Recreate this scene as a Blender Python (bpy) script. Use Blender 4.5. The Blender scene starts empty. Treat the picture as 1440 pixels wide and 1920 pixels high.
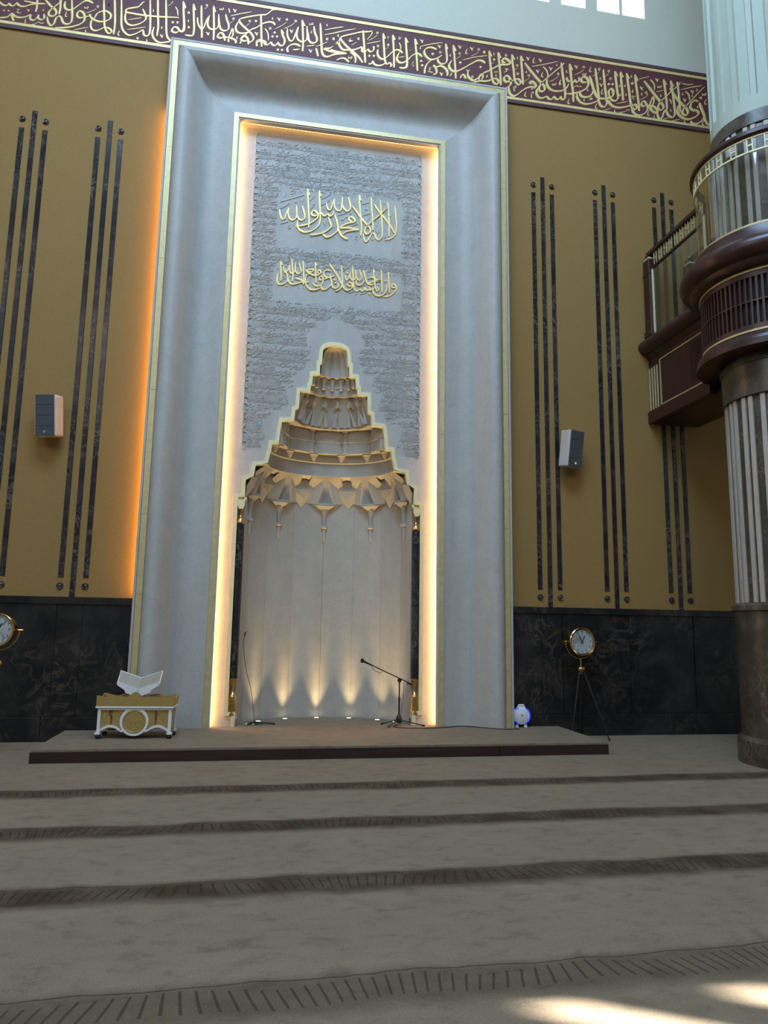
import bpy, math, random
from mathutils import Vector, Matrix
from mathutils.geometry import tessellate_polygon
random.seed(7)
S = bpy.context.scene
COL = S.collection
PI = math.pi
# ------------------------------------------------------------------ camera
cam = bpy.data.cameras.new('camera'); co = bpy.data.objects.new('camera', cam); COL.objects.link(co)
cam.sensor_fit = 'VERTICAL'; cam.sensor_height = 36.0; cam.lens = 1364.1 / 1920 * 36.0
cam.clip_start = .05; cam.clip_end = 300
cr = Vector((0.983543, -0.179985, 0.0157627)); cu = Vector((-0.0431796, -0.1494468, 0.9878265)); cf = Vector((0.1754385, 0.9722505, 0.154759))
m4 = Matrix(((cr.x, cu.x, -cf.x, -1.07745), (cr.y, cu.y, -cf.y, -9.84774), (cr.z, cu.z, -cf.z, 1.5), (0, 0, 0, 1)))
co.matrix_world = m4
S.camera = co
# ------------------------------------------------------------------ world, sun, daylight, exposure
W = bpy.data.worlds.new('sky'); S.world = W; W.use_nodes = True
bg = W.node_tree.nodes['Background']; bg.inputs[0].default_value = (.72, .86, 1, 1); bg.inputs[1].default_value = 6.0
def sun(energy):
    l = bpy.data.lights.new('sun', 'SUN'); l.energy = energy; l.angle = math.radians(.53); l.color = (1, .95, .86)
    o = bpy.data.objects.new('sun', l); COL.objects.link(o)
    d = Vector((.86 * .7593, -.5 * .7593, -.6507)); o.rotation_euler = d.to_track_quat('-Z', 'Y').to_euler()
def area(name, loc, aim, sx, sy, power, col):
    l = bpy.data.lights.new(name, 'AREA'); l.shape = 'RECTANGLE'; l.size = sx; l.size_y = sy; l.energy = power; l.color = col
    o = bpy.data.objects.new(name, l); COL.objects.link(o); o.location = loc
    o.rotation_euler = (Vector(aim) - Vector(loc)).to_track_quat('-Z', 'Y').to_euler(); return o
sun(90)
COOL = (.44, .69, 1.0)
area('dome_daylight', (-1, -6.5, 15.6), (-.5, -1.5, 5), 7, 7, 2500, COOL)
area('rear_window_daylight', (0, -19.5, 11.5), (0, 0, 4), 16, 5, 760, (1.0, .96, .90))
area('left_window_daylight', (-12.2, -9, 11), (0, -3, 2), 10, 4, 450, (1.0, .97, .93))
S.view_settings.view_transform = 'Standard'; S.view_settings.look = 'None'; S.view_settings.gamma = 1; S.view_settings.use_curve_mapping = False
S.view_settings.exposure = 0.0
S.cycles.use_denoising = True; S.cycles.max_bounces = 8; S.cycles.sample_clamp_indirect = 6
# ------------------------------------------------------------------ materials
def nt(name):
    m = bpy.data.materials.new(name); m.use_nodes = True
    return m, m.node_tree, m.node_tree.nodes['Principled BSDF']
def N(t, typ, **kw):
    n = t.nodes.new(typ)
    for k, v in kw.items(): setattr(n, k, v)
    return n
def math_(t, op, a, b=None, c=None):
    n = N(t, 'ShaderNodeMath', operation=op)
    for i, x in enumerate((a, b, c)):
        if x is None: continue
        if isinstance(x, (int, float)): n.inputs[i].default_value = x
        else: t.links.new(x, n.inputs[i])
    return n.outputs[0]
def pos(t, scale=(1, 1, 1)):
    g = N(t, 'ShaderNodeNewGeometry'); mp = N(t, 'ShaderNodeMapping'); mp.inputs['Scale'].default_value = scale
    t.links.new(g.outputs['Position'], mp.inputs['Vector']); return mp.outputs[0]
def noise(t, vec, scale, detail=4, rough=.55, dist=0):
    n = N(t, 'ShaderNodeTexNoise'); n.inputs['Scale'].default_value = scale; n.inputs['Detail'].default_value = detail
    n.inputs['Roughness'].default_value = rough; n.inputs['Distortion'].default_value = dist
    t.links.new(vec, n.inputs['Vector']); return n.outputs['Fac']
def ramp(t, fac, stops):
    r = N(t, 'ShaderNodeValToRGB'); e = r.color_ramp.elements
    while len(e) < len(stops): e.new(.5)
    for i, (p, c) in enumerate(stops):
        e[i].position = p; e[i].color = (*c, 1) if len(c) == 3 else c
    t.links.new(fac, r.inputs[0]); return r.outputs[0]
def mixc(t, fac, a, b, mode='MIX'):
    n = N(t, 'ShaderNodeMix', data_type='RGBA', blend_type=mode)
    for i, x in ((0, fac), (6, a), (7, b)):
        if isinstance(x, (int, float)): n.inputs[i].default_value = x
        elif isinstance(x, tuple): n.inputs[i].default_value = (*x, 1)
        else: t.links.new(x, n.inputs[i])
    return n.outputs[2]
def bump(t, b, h, s, d=.01):
    n = N(t, 'ShaderNodeBump'); n.inputs['Strength'].default_value = s; n.inputs['Distance'].default_value = d
    t.links.new(h, n.inputs['Height']); t.links.new(n.outputs[0], b.inputs['Normal'])
def simple(name, col, rough=.5, metal=0, var=.12, scale=18, stretch=(1, 1, 1), bs=.08, spec=None):
    m, t, b = nt(name); v = pos(t, stretch); f = noise(t, v, scale)
    lo = tuple(c * (1 - var) for c in col); hi = tuple(min(1, c * (1 + var)) for c in col)
    t.links.new(ramp(t, f, [(.3, lo), (.7, hi)]), b.inputs['Base Color'])
    b.inputs['Roughness'].default_value = rough; b.inputs['Metallic'].default_value = metal
    if spec is not None: b.inputs['Specular IOR Level'].default_value = spec
    if bs: bump(t, b, f, bs, .004)
    return m
def glow(name, col, strength):
    m, t, b = nt(name); b.inputs['Base Color'].default_value = (*col, 1); b.inputs['Emission Color'].default_value = (*col, 1)
    b.inputs['Emission Strength'].default_value = strength; return m
def stone_mat(name, base, dark, streak=.25):
    m, t, b = nt(name)
    big = noise(t, pos(t, (1.6, 1.6, .16)), 2.2, 5, .6, .3); fine = noise(t, pos(t), 26, 5, .65)
    spots = noise(t, pos(t), 5, 5, .6, .4)
    c = mixc(t, ramp(t, big, [(.38, (0, 0, 0)), (.68, (1, 1, 1))]), base, dark)
    c = mixc(t, streak, c, ramp(t, spots, [(.35, tuple(x * .72 for x in base)), (.7, tuple(min(1, x * 1.22) for x in base))]))
    c = mixc(t, .25, c, ramp(t, fine, [(.3, tuple(x * .75 for x in base)), (.7, tuple(min(1, x * 1.25) for x in base))]))
    t.links.new(c, b.inputs['Base Color']); b.inputs['Roughness'].default_value = .55; b.inputs['Specular IOR Level'].default_value = .35
    bump(t, b, fine, .12, .004); return m
def marble_mat(name, base, cloud, vein, rough=.22, s=1.0):
    m, t, b = nt(name)
    v = pos(t); w = noise(t, v, 1.1 * s, 4, .6)
    cl = noise(t, v, 1.7 * s, 7, .66, .9); ve = noise(t, v, 2.3 * s, 6, .6, 1.8)
    line = math_(t, 'SUBTRACT', 1, math_(t, 'MULTIPLY', math_(t, 'ABSOLUTE', math_(t, 'SUBTRACT', ve, .5)), 30), )
    line = math_(t, 'MULTIPLY', math_(t, 'MAXIMUM', line, 0), ramp(t, w, [(.42, (0, 0, 0)), (.62, (1, 1, 1))]))
    c = mixc(t, ramp(t, cl, [(.46, (0, 0, 0)), (.72, (1, 1, 1))]), base, cloud)
    c = mixc(t, math_(t, 'MULTIPLY', line, .6), c, vein)
    t.links.new(c, b.inputs['Base Color']); b.inputs['Roughness'].default_value = rough; b.inputs['Specular IOR Level'].default_value = .4
    return m
M = {}
M['stone'] = stone_mat('portal_limestone', (.445, .445, .425), (.385, .365, .335))
M['niche'] = stone_mat('niche_limestone', (.415, .395, .36), (.375, .345, .30))
M['ochre'] = simple('ochre_wall_fabric', (.280, .168, .048), .8, 0, .10, 60, bs=.12)
M['white_wall'] = simple('white_plaster', (.52, .52, .43), .75, 0, .04, 30)
M['room'] = simple('pale_plaster', (.52, .50, .44), .85, 0, .05, 8)
M['marble'] = marble_mat('black_veined_marble', (.009, .009, .010), (.034, .030, .027), (.105, .083, .062), .30)
M['marble_strip'] = marble_mat('dark_grey_marble_strip', (.017, .017, .020), (.055, .048, .045), (.24, .21, .18), .2, 1.7)
M['marble_grey'] = marble_mat('brown_grey_marble', (.052, .045, .034), (.11, .092, .068), (.28, .22, .15), .28, 1.6)
M['white_stone'] = simple('white_stone_strip', (.42, .39, .34), .5, 0, .08, 9)
M['column_white'] = simple('painted_white_column', (.41, .47, .40), .6, 0, .03, 6)
M['gold'] = simple('matt_gold', (.56, .47, .24), .45, .35, .10, 14)
M['gold_pale'] = simple('pale_gold', (.74, .69, .42), .5, .15, .06, 14)
M['gold_letter'] = simple('gold_letters', (.80, .63, .27), .45, .3, .08, 8)
M['silver_letter'] = simple('pale_relief_letters', (.56, .57, .53), .5, 0, .06, 12)
M['brass'] = simple('polished_brass', (.72, .46, .17), .18, 1, .05, 10, bs=0)
M['plum'] = simple('plum_board', (.100, .025, .030), .6, 0, .12, 22)
M['plum_border'] = simple('plum_border', (.090, .040, .045), .55, 0, .12, 22)
M['mahogany'] = simple('mahogany', (.042, .013, .012), .32, 0, .35, 5, (3, 3, .5), bs=.03)
M['mahogany_h'] = simple('mahogany_fascia', (.028, .010, .009), .45, 0, .35, 5, (.4, 3, 6), bs=.04)
M['white_paint'] = simple('white_gloss_paint', (.74, .75, .74), .35, 0, .03, 9, bs=0)
M['gold_lattice'] = simple('gold_carved_board', (.40, .27, .085), .5, .25, .30, 70, bs=.7)
M['gold_board'] = simple('gold_board', (.40, .27, .085), .5, .25, .12, 30, bs=.1)
M['cream'] = simple('cream_board', (.36, .32, .26), .5, 0, .04, 9, bs=0)
M['red'] = simple('red_inlay', (.19, .012, .015), .5, 0, .1, 20)
M['black'] = simple('black_metal', (.010, .010, .011), .42, 0, .2, 30, bs=0)
M['rubber'] = simple('black_rubber', (.012, .012, .013), .8, 0, .2, 30)
M['slate'] = simple('slate_grille', (.062, .078, .088), .55, 0, .14, 140, bs=.3)
M['white_case'] = simple('white_cabinet', (.60, .55, .49), .4, 0, .04, 9, bs=0)
M['dial'] = simple('white_dial', (.72, .75, .78), .45, 0, .02, 9, bs=0)
M['ink'] = simple('black_ink', (.015, .015, .02), .5, 0, .1, 20, bs=0)
M['dark'] = simple('dark_recess', (.006, .005, .005), .8, 0, .2, 20, bs=0)
M['chrome'] = simple('chrome', (.75, .72, .68), .15, 1, .03, 20, bs=0)
M['led_wall'] = glow('amber_led', (1, .45, .06), 42)
M['led_panel'] = glow('warm_led', (1, .54, .17), 46)
M['led_floor'] = glow('lit_lens', (1, .80, .50), 9)
M['led_blue'] = glow('blue_led', (.02, .03, 1), 1.3)
def glass_mat(name, refl, tint, spec):
    m = bpy.data.materials.new(name); m.use_nodes = True; t = m.node_tree; t.nodes.clear()
    o = N(t, 'ShaderNodeOutputMaterial'); tr = N(t, 'ShaderNodeBsdfTransparent'); gl = N(t, 'ShaderNodeBsdfGlossy'); mx = N(t, 'ShaderNodeMixShader')
    tr.inputs[0].default_value = (*tint, 1); gl.inputs['Color'].default_value = (*refl, 1); gl.inputs['Roughness'].default_value = .06
    lw = N(t, 'ShaderNodeLayerWeight'); lw.inputs[0].default_value = .5
    f = math_(t, 'MULTIPLY_ADD', math_(t, 'POWER', lw.outputs['Facing'], 3), .45, spec)
    t.links.new(f, mx.inputs[0]); t.links.new(tr.outputs[0], mx.inputs[1]); t.links.new(gl.outputs[0], mx.inputs[2]); t.links.new(mx.outputs[0], o.inputs[0]); return m
M['glass'] = glass_mat('balcony_glass', (.9, .9, .9), (.86, .88, .84), .13)
M['window_glass'] = glass_mat('window_glass', (.9, .9, .9), (.97, .98, 1), .05)
def carpet_mat(rows):
    m, t, b = nt('taupe_row_carpet' if rows else 'taupe_carpet')
    v = pos(t); big = noise(t, v, 1.3, 5, .62, .3); mid = noise(t, pos(t, (1, 1.6, 1)), 5.5, 5, .65, .6); fine = noise(t, v, 95, 3, .7)
    c = ramp(t, big, [(.32, (.178, .136, .090)), (.70, (.262, .204, .140))])
    c = mixc(t, .55, c, ramp(t, mid, [(.30, (.052, .040, .026)), (.46, (.215, .167, .115)), (.74, (.280, .220, .157))]))
    c = mixc(t, .35, c, ramp(t, fine, [(.25, (.09, .068, .048)), (.75, (.38, .30, .212))]))
    h = math_(t, 'ADD', math_(t, 'MULTIPLY', fine, .5), math_(t, 'MULTIPLY', mid, .6))
    if rows:
        g = N(t, 'ShaderNodeNewGeometry'); sp = N(t, 'ShaderNodeSeparateXYZ'); t.links.new(g.outputs['Position'], sp.inputs[0])
        x, y = sp.outputs[0], sp.outputs[1]
        wob = math_(t, 'MULTIPLY', math_(t, 'SUBTRACT', noise(t, v, 1.7, 4), .5), .16)
        yy = math_(t, 'ADD', math_(t, 'SUBTRACT', math_(t, 'MULTIPLY_ADD', x, .015, .12), y), wob)
        u = math_(t, 'MULTIPLY', math_(t, 'FRACT', math_(t, 'DIVIDE', math_(t, 'ADD', yy, 1.29 * 2 - 2.70 + .01), 1.29)), 1.29)   # metres from the seam, towards the viewer
        sc = math_(t, 'ABSOLUTE', math_(t, 'SINE', math_(t, 'MULTIPLY', x, PI / .92)))
        lo = math_(t, 'SUBTRACT', .085, math_(t, 'MULTIPLY', sc, .055)); hi = math_(t, 'ADD', .235, math_(t, 'MULTIPLY', sc, -.03))
        sm = lambda e0, e1, val: math_(t, 'MULTIPLY', math_(t, 'MAXIMUM', 0, math_(t, 'MINIMUM', 1, math_(t, 'DIVIDE', math_(t, 'SUBTRACT', val, e0), .03))), 1) if e1 is None else None
        inb = math_(t, 'MULTIPLY', math_(t, 'GREATER_THAN', u, lo), math_(t, 'LESS_THAN', u, hi))
        fr = math_(t, 'FRACT', math_(t, 'DIVIDE', math_(t, 'ADD', x, math_(t, 'MULTIPLY', math_(t, 'MULTIPLY', u, .30), math_(t, 'COSINE', math_(t, 'MULTIPLY', x, PI / .92)))), .062))
        hatch = math_(t, 'MULTIPLY', math_(t, 'LESS_THAN', fr, .20), inb)
        seam = math_(t, 'LESS_THAN', u, .012)
        u2 = math_(t, 'MULTIPLY', math_(t, 'FRACT', math_(t, 'DIVIDE', math_(t, 'ADD', yy, 1.29 * 2 - 2.70 + .07), 1.29)), 1.29)
        soft = math_(t, 'MULTIPLY', math_(t, 'MINIMUM', 1, math_(t, 'DIVIDE', u2, .09)), math_(t, 'MAXIMUM', 0, math_(t, 'MINIMUM', 1, math_(t, 'DIVIDE', math_(t, 'SUBTRACT', .42, u2), .12))))
        soft = math_(t, 'MULTIPLY', soft, math_(t, 'SUBTRACT', 1, math_(t, 'MULTIPLY', math_(t, 'LESS_THAN', y, -6.0), .38)))  # nearest stripe paler: grazing-view darkening of the far pile is put into the colour
        on = math_(t, 'LESS_THAN', y, -2.2); soft = math_(t, 'MULTIPLY', soft, on); hatch = math_(t, 'MULTIPLY', hatch, on); seam = math_(t, 'MULTIPLY', seam, on)
        soft = math_(t, 'MULTIPLY', soft, ramp(t, noise(t, v, 2.6, 4, .65), [(.25, (.55, .55, .55)), (.6, (1, 1, 1))]))
        c = mixc(t, math_(t, 'MULTIPLY', soft, .92), c, (.046, .030, .015))
        c = mixc(t, math_(t, 'MULTIPLY', math_(t, 'MAXIMUM', hatch, seam), .62), c, (.028, .021, .014))
        h = math_(t, 'SUBTRACT', h, math_(t, 'MULTIPLY', math_(t, 'MAXIMUM', hatch, seam), 1.2))
    t.links.new(c, b.inputs['Base Color']); b.inputs['Roughness'].default_value = .95; b.inputs['Specular IOR Level'].default_value = .1
    b.inputs['Sheen Weight'].default_value = 0
    bump(t, b, h, .5, .012); return m
M['carpet'] = carpet_mat(True); M['carpet_plain'] = carpet_mat(False)
# ------------------------------------------------------------------ mesh helpers
class MB:
    def __init__(s): s.v = []; s.f = []
    def add(s, v, f):
        n = len(s.v); s.v += [tuple(p) for p in v]; s.f += [tuple(i + n for i in q) for q in f]; return s
    def box(s, x0, x1, y0, y1, z0, z1):
        v = [(x, y, z) for z in (z0, z1) for y in (y0, y1) for x in (x0, x1)]
        return s.add(v, [(0, 2, 3, 1), (4, 5, 7, 6), (0, 1, 5, 4), (2, 6, 7, 3), (0, 4, 6, 2), (1, 3, 7, 5)])
    def loft(s, rings, closed=True, caps=True):
        n = len(rings[0]); v = [p for r in rings for p in r]; f = []
        for i in range(len(rings) - 1):
            for j in range(n if closed else n - 1):
                a = i * n + j; b = i * n + (j + 1) % n; f.append((a, b, b + n, a + n))
        if caps and closed: f += [tuple(range(n - 1, -1, -1)), tuple(range((len(rings) - 1) * n, len(rings) * n))]
        return s.add(v, f)
    def lathe(s, prof, c=(0, 0), n=24, a0=0, a1=2 * PI, closed=True, caps=None):
        m = n if closed else n + 1
        rings = [[(c[0] + r * math.cos(a0 + (a1 - a0) * j / n), c[1] + r * math.sin(a0 + (a1 - a0) * j / n), z) for j in range(m)] for r, z in prof]
        return s.loft(rings, closed, closed if caps is None else caps)
    def tube(s, pts, r, n=8, caps=True):
        P = [Vector(p) for p in pts]; rr = r if isinstance(r, (list, tuple)) else [r] * len(P); rings = []; side = None
        for i, p in enumerate(P):
            d = (P[min(i + 1, len(P) - 1)] - P[max(i - 1, 0)]).normalized()
            if side is None: side = d.orthogonal().normalized()
            side = (side - d * side.dot(d)).normalized(); up = d.cross(side)
            rings.append([tuple(p + (side * math.cos(2 * PI * k / n) + up * math.sin(2 * PI * k / n)) * rr[i]) for k in range(n)])
        return s.loft(rings, True, caps)
    def prism(s, poly, fn, t0, t1):          # poly of (a,b); fn(a,b,t)->xyz
        n = len(poly); v = [fn(a, b, t0) for a, b in poly] + [fn(a, b, t1) for a, b in poly]
        tri = tessellate_polygon([[Vector((a, b, 0)) for a, b in poly]])
        f = [tuple(q) for q in tri] + [tuple(i + n for i in reversed(q)) for q in tri] + [(i, (i + 1) % n, (i + 1) % n + n, i + n) for i in range(n)]
        return s.add(v, f)
    def build(s, name, mat, parent=None, smooth=False, bevel=0, fix=True, kind=None, label=None):
        me = bpy.data.meshes.new(name); me.from_pydata(s.v, [], s.f); me.materials.append(M[mat] if isinstance(mat, str) else mat)
        if fix:
            import bmesh
            bm = bmesh.new(); bm.from_mesh(me); bmesh.ops.recalc_face_normals(bm, faces=bm.faces); bm.to_mesh(me); bm.free()
        if smooth: me.shade_smooth(); me.set_sharp_from_angle(angle=math.radians(38))
        o = bpy.data.objects.new(name, me); COL.objects.link(o)
        if parent: o.parent = parent
        if bevel:
            b = o.modifiers.new('edge', 'BEVEL'); b.width = bevel; b.segments = 2; b.limit_method = 'ANGLE'
        if kind: o['kind'] = kind
        if label: o['label'] = label
        return o
def thing(name, label, cat, loc=(0, 0, 0), rz=0, group=None, kind=None):
    o = bpy.data.objects.new(name, None); COL.objects.link(o); o.location = loc; o.rotation_euler = (0, 0, rz); o.empty_display_size = .1
    o['label'] = label; o['category'] = cat
    if group: o['group'] = group
    if kind: o['kind'] = kind
    return o
def tag(o, label, cat, group=None):
    o['label'] = label; o['category'] = cat
    if group: o['group'] = group
    return o
def share(src, parent, loc=None, rot=None, name=None):
    o = src.copy(); COL.objects.link(o); o.parent = parent
    if loc is not None: o.location = loc
    if rot is not None: o.rotation_euler = rot
    return o
def struct(name, mb, mat, parent=None, **k):
    o = mb.build(name, mat, parent, **k)
    if parent is None: o['kind'] = 'structure'
    return o
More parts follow.
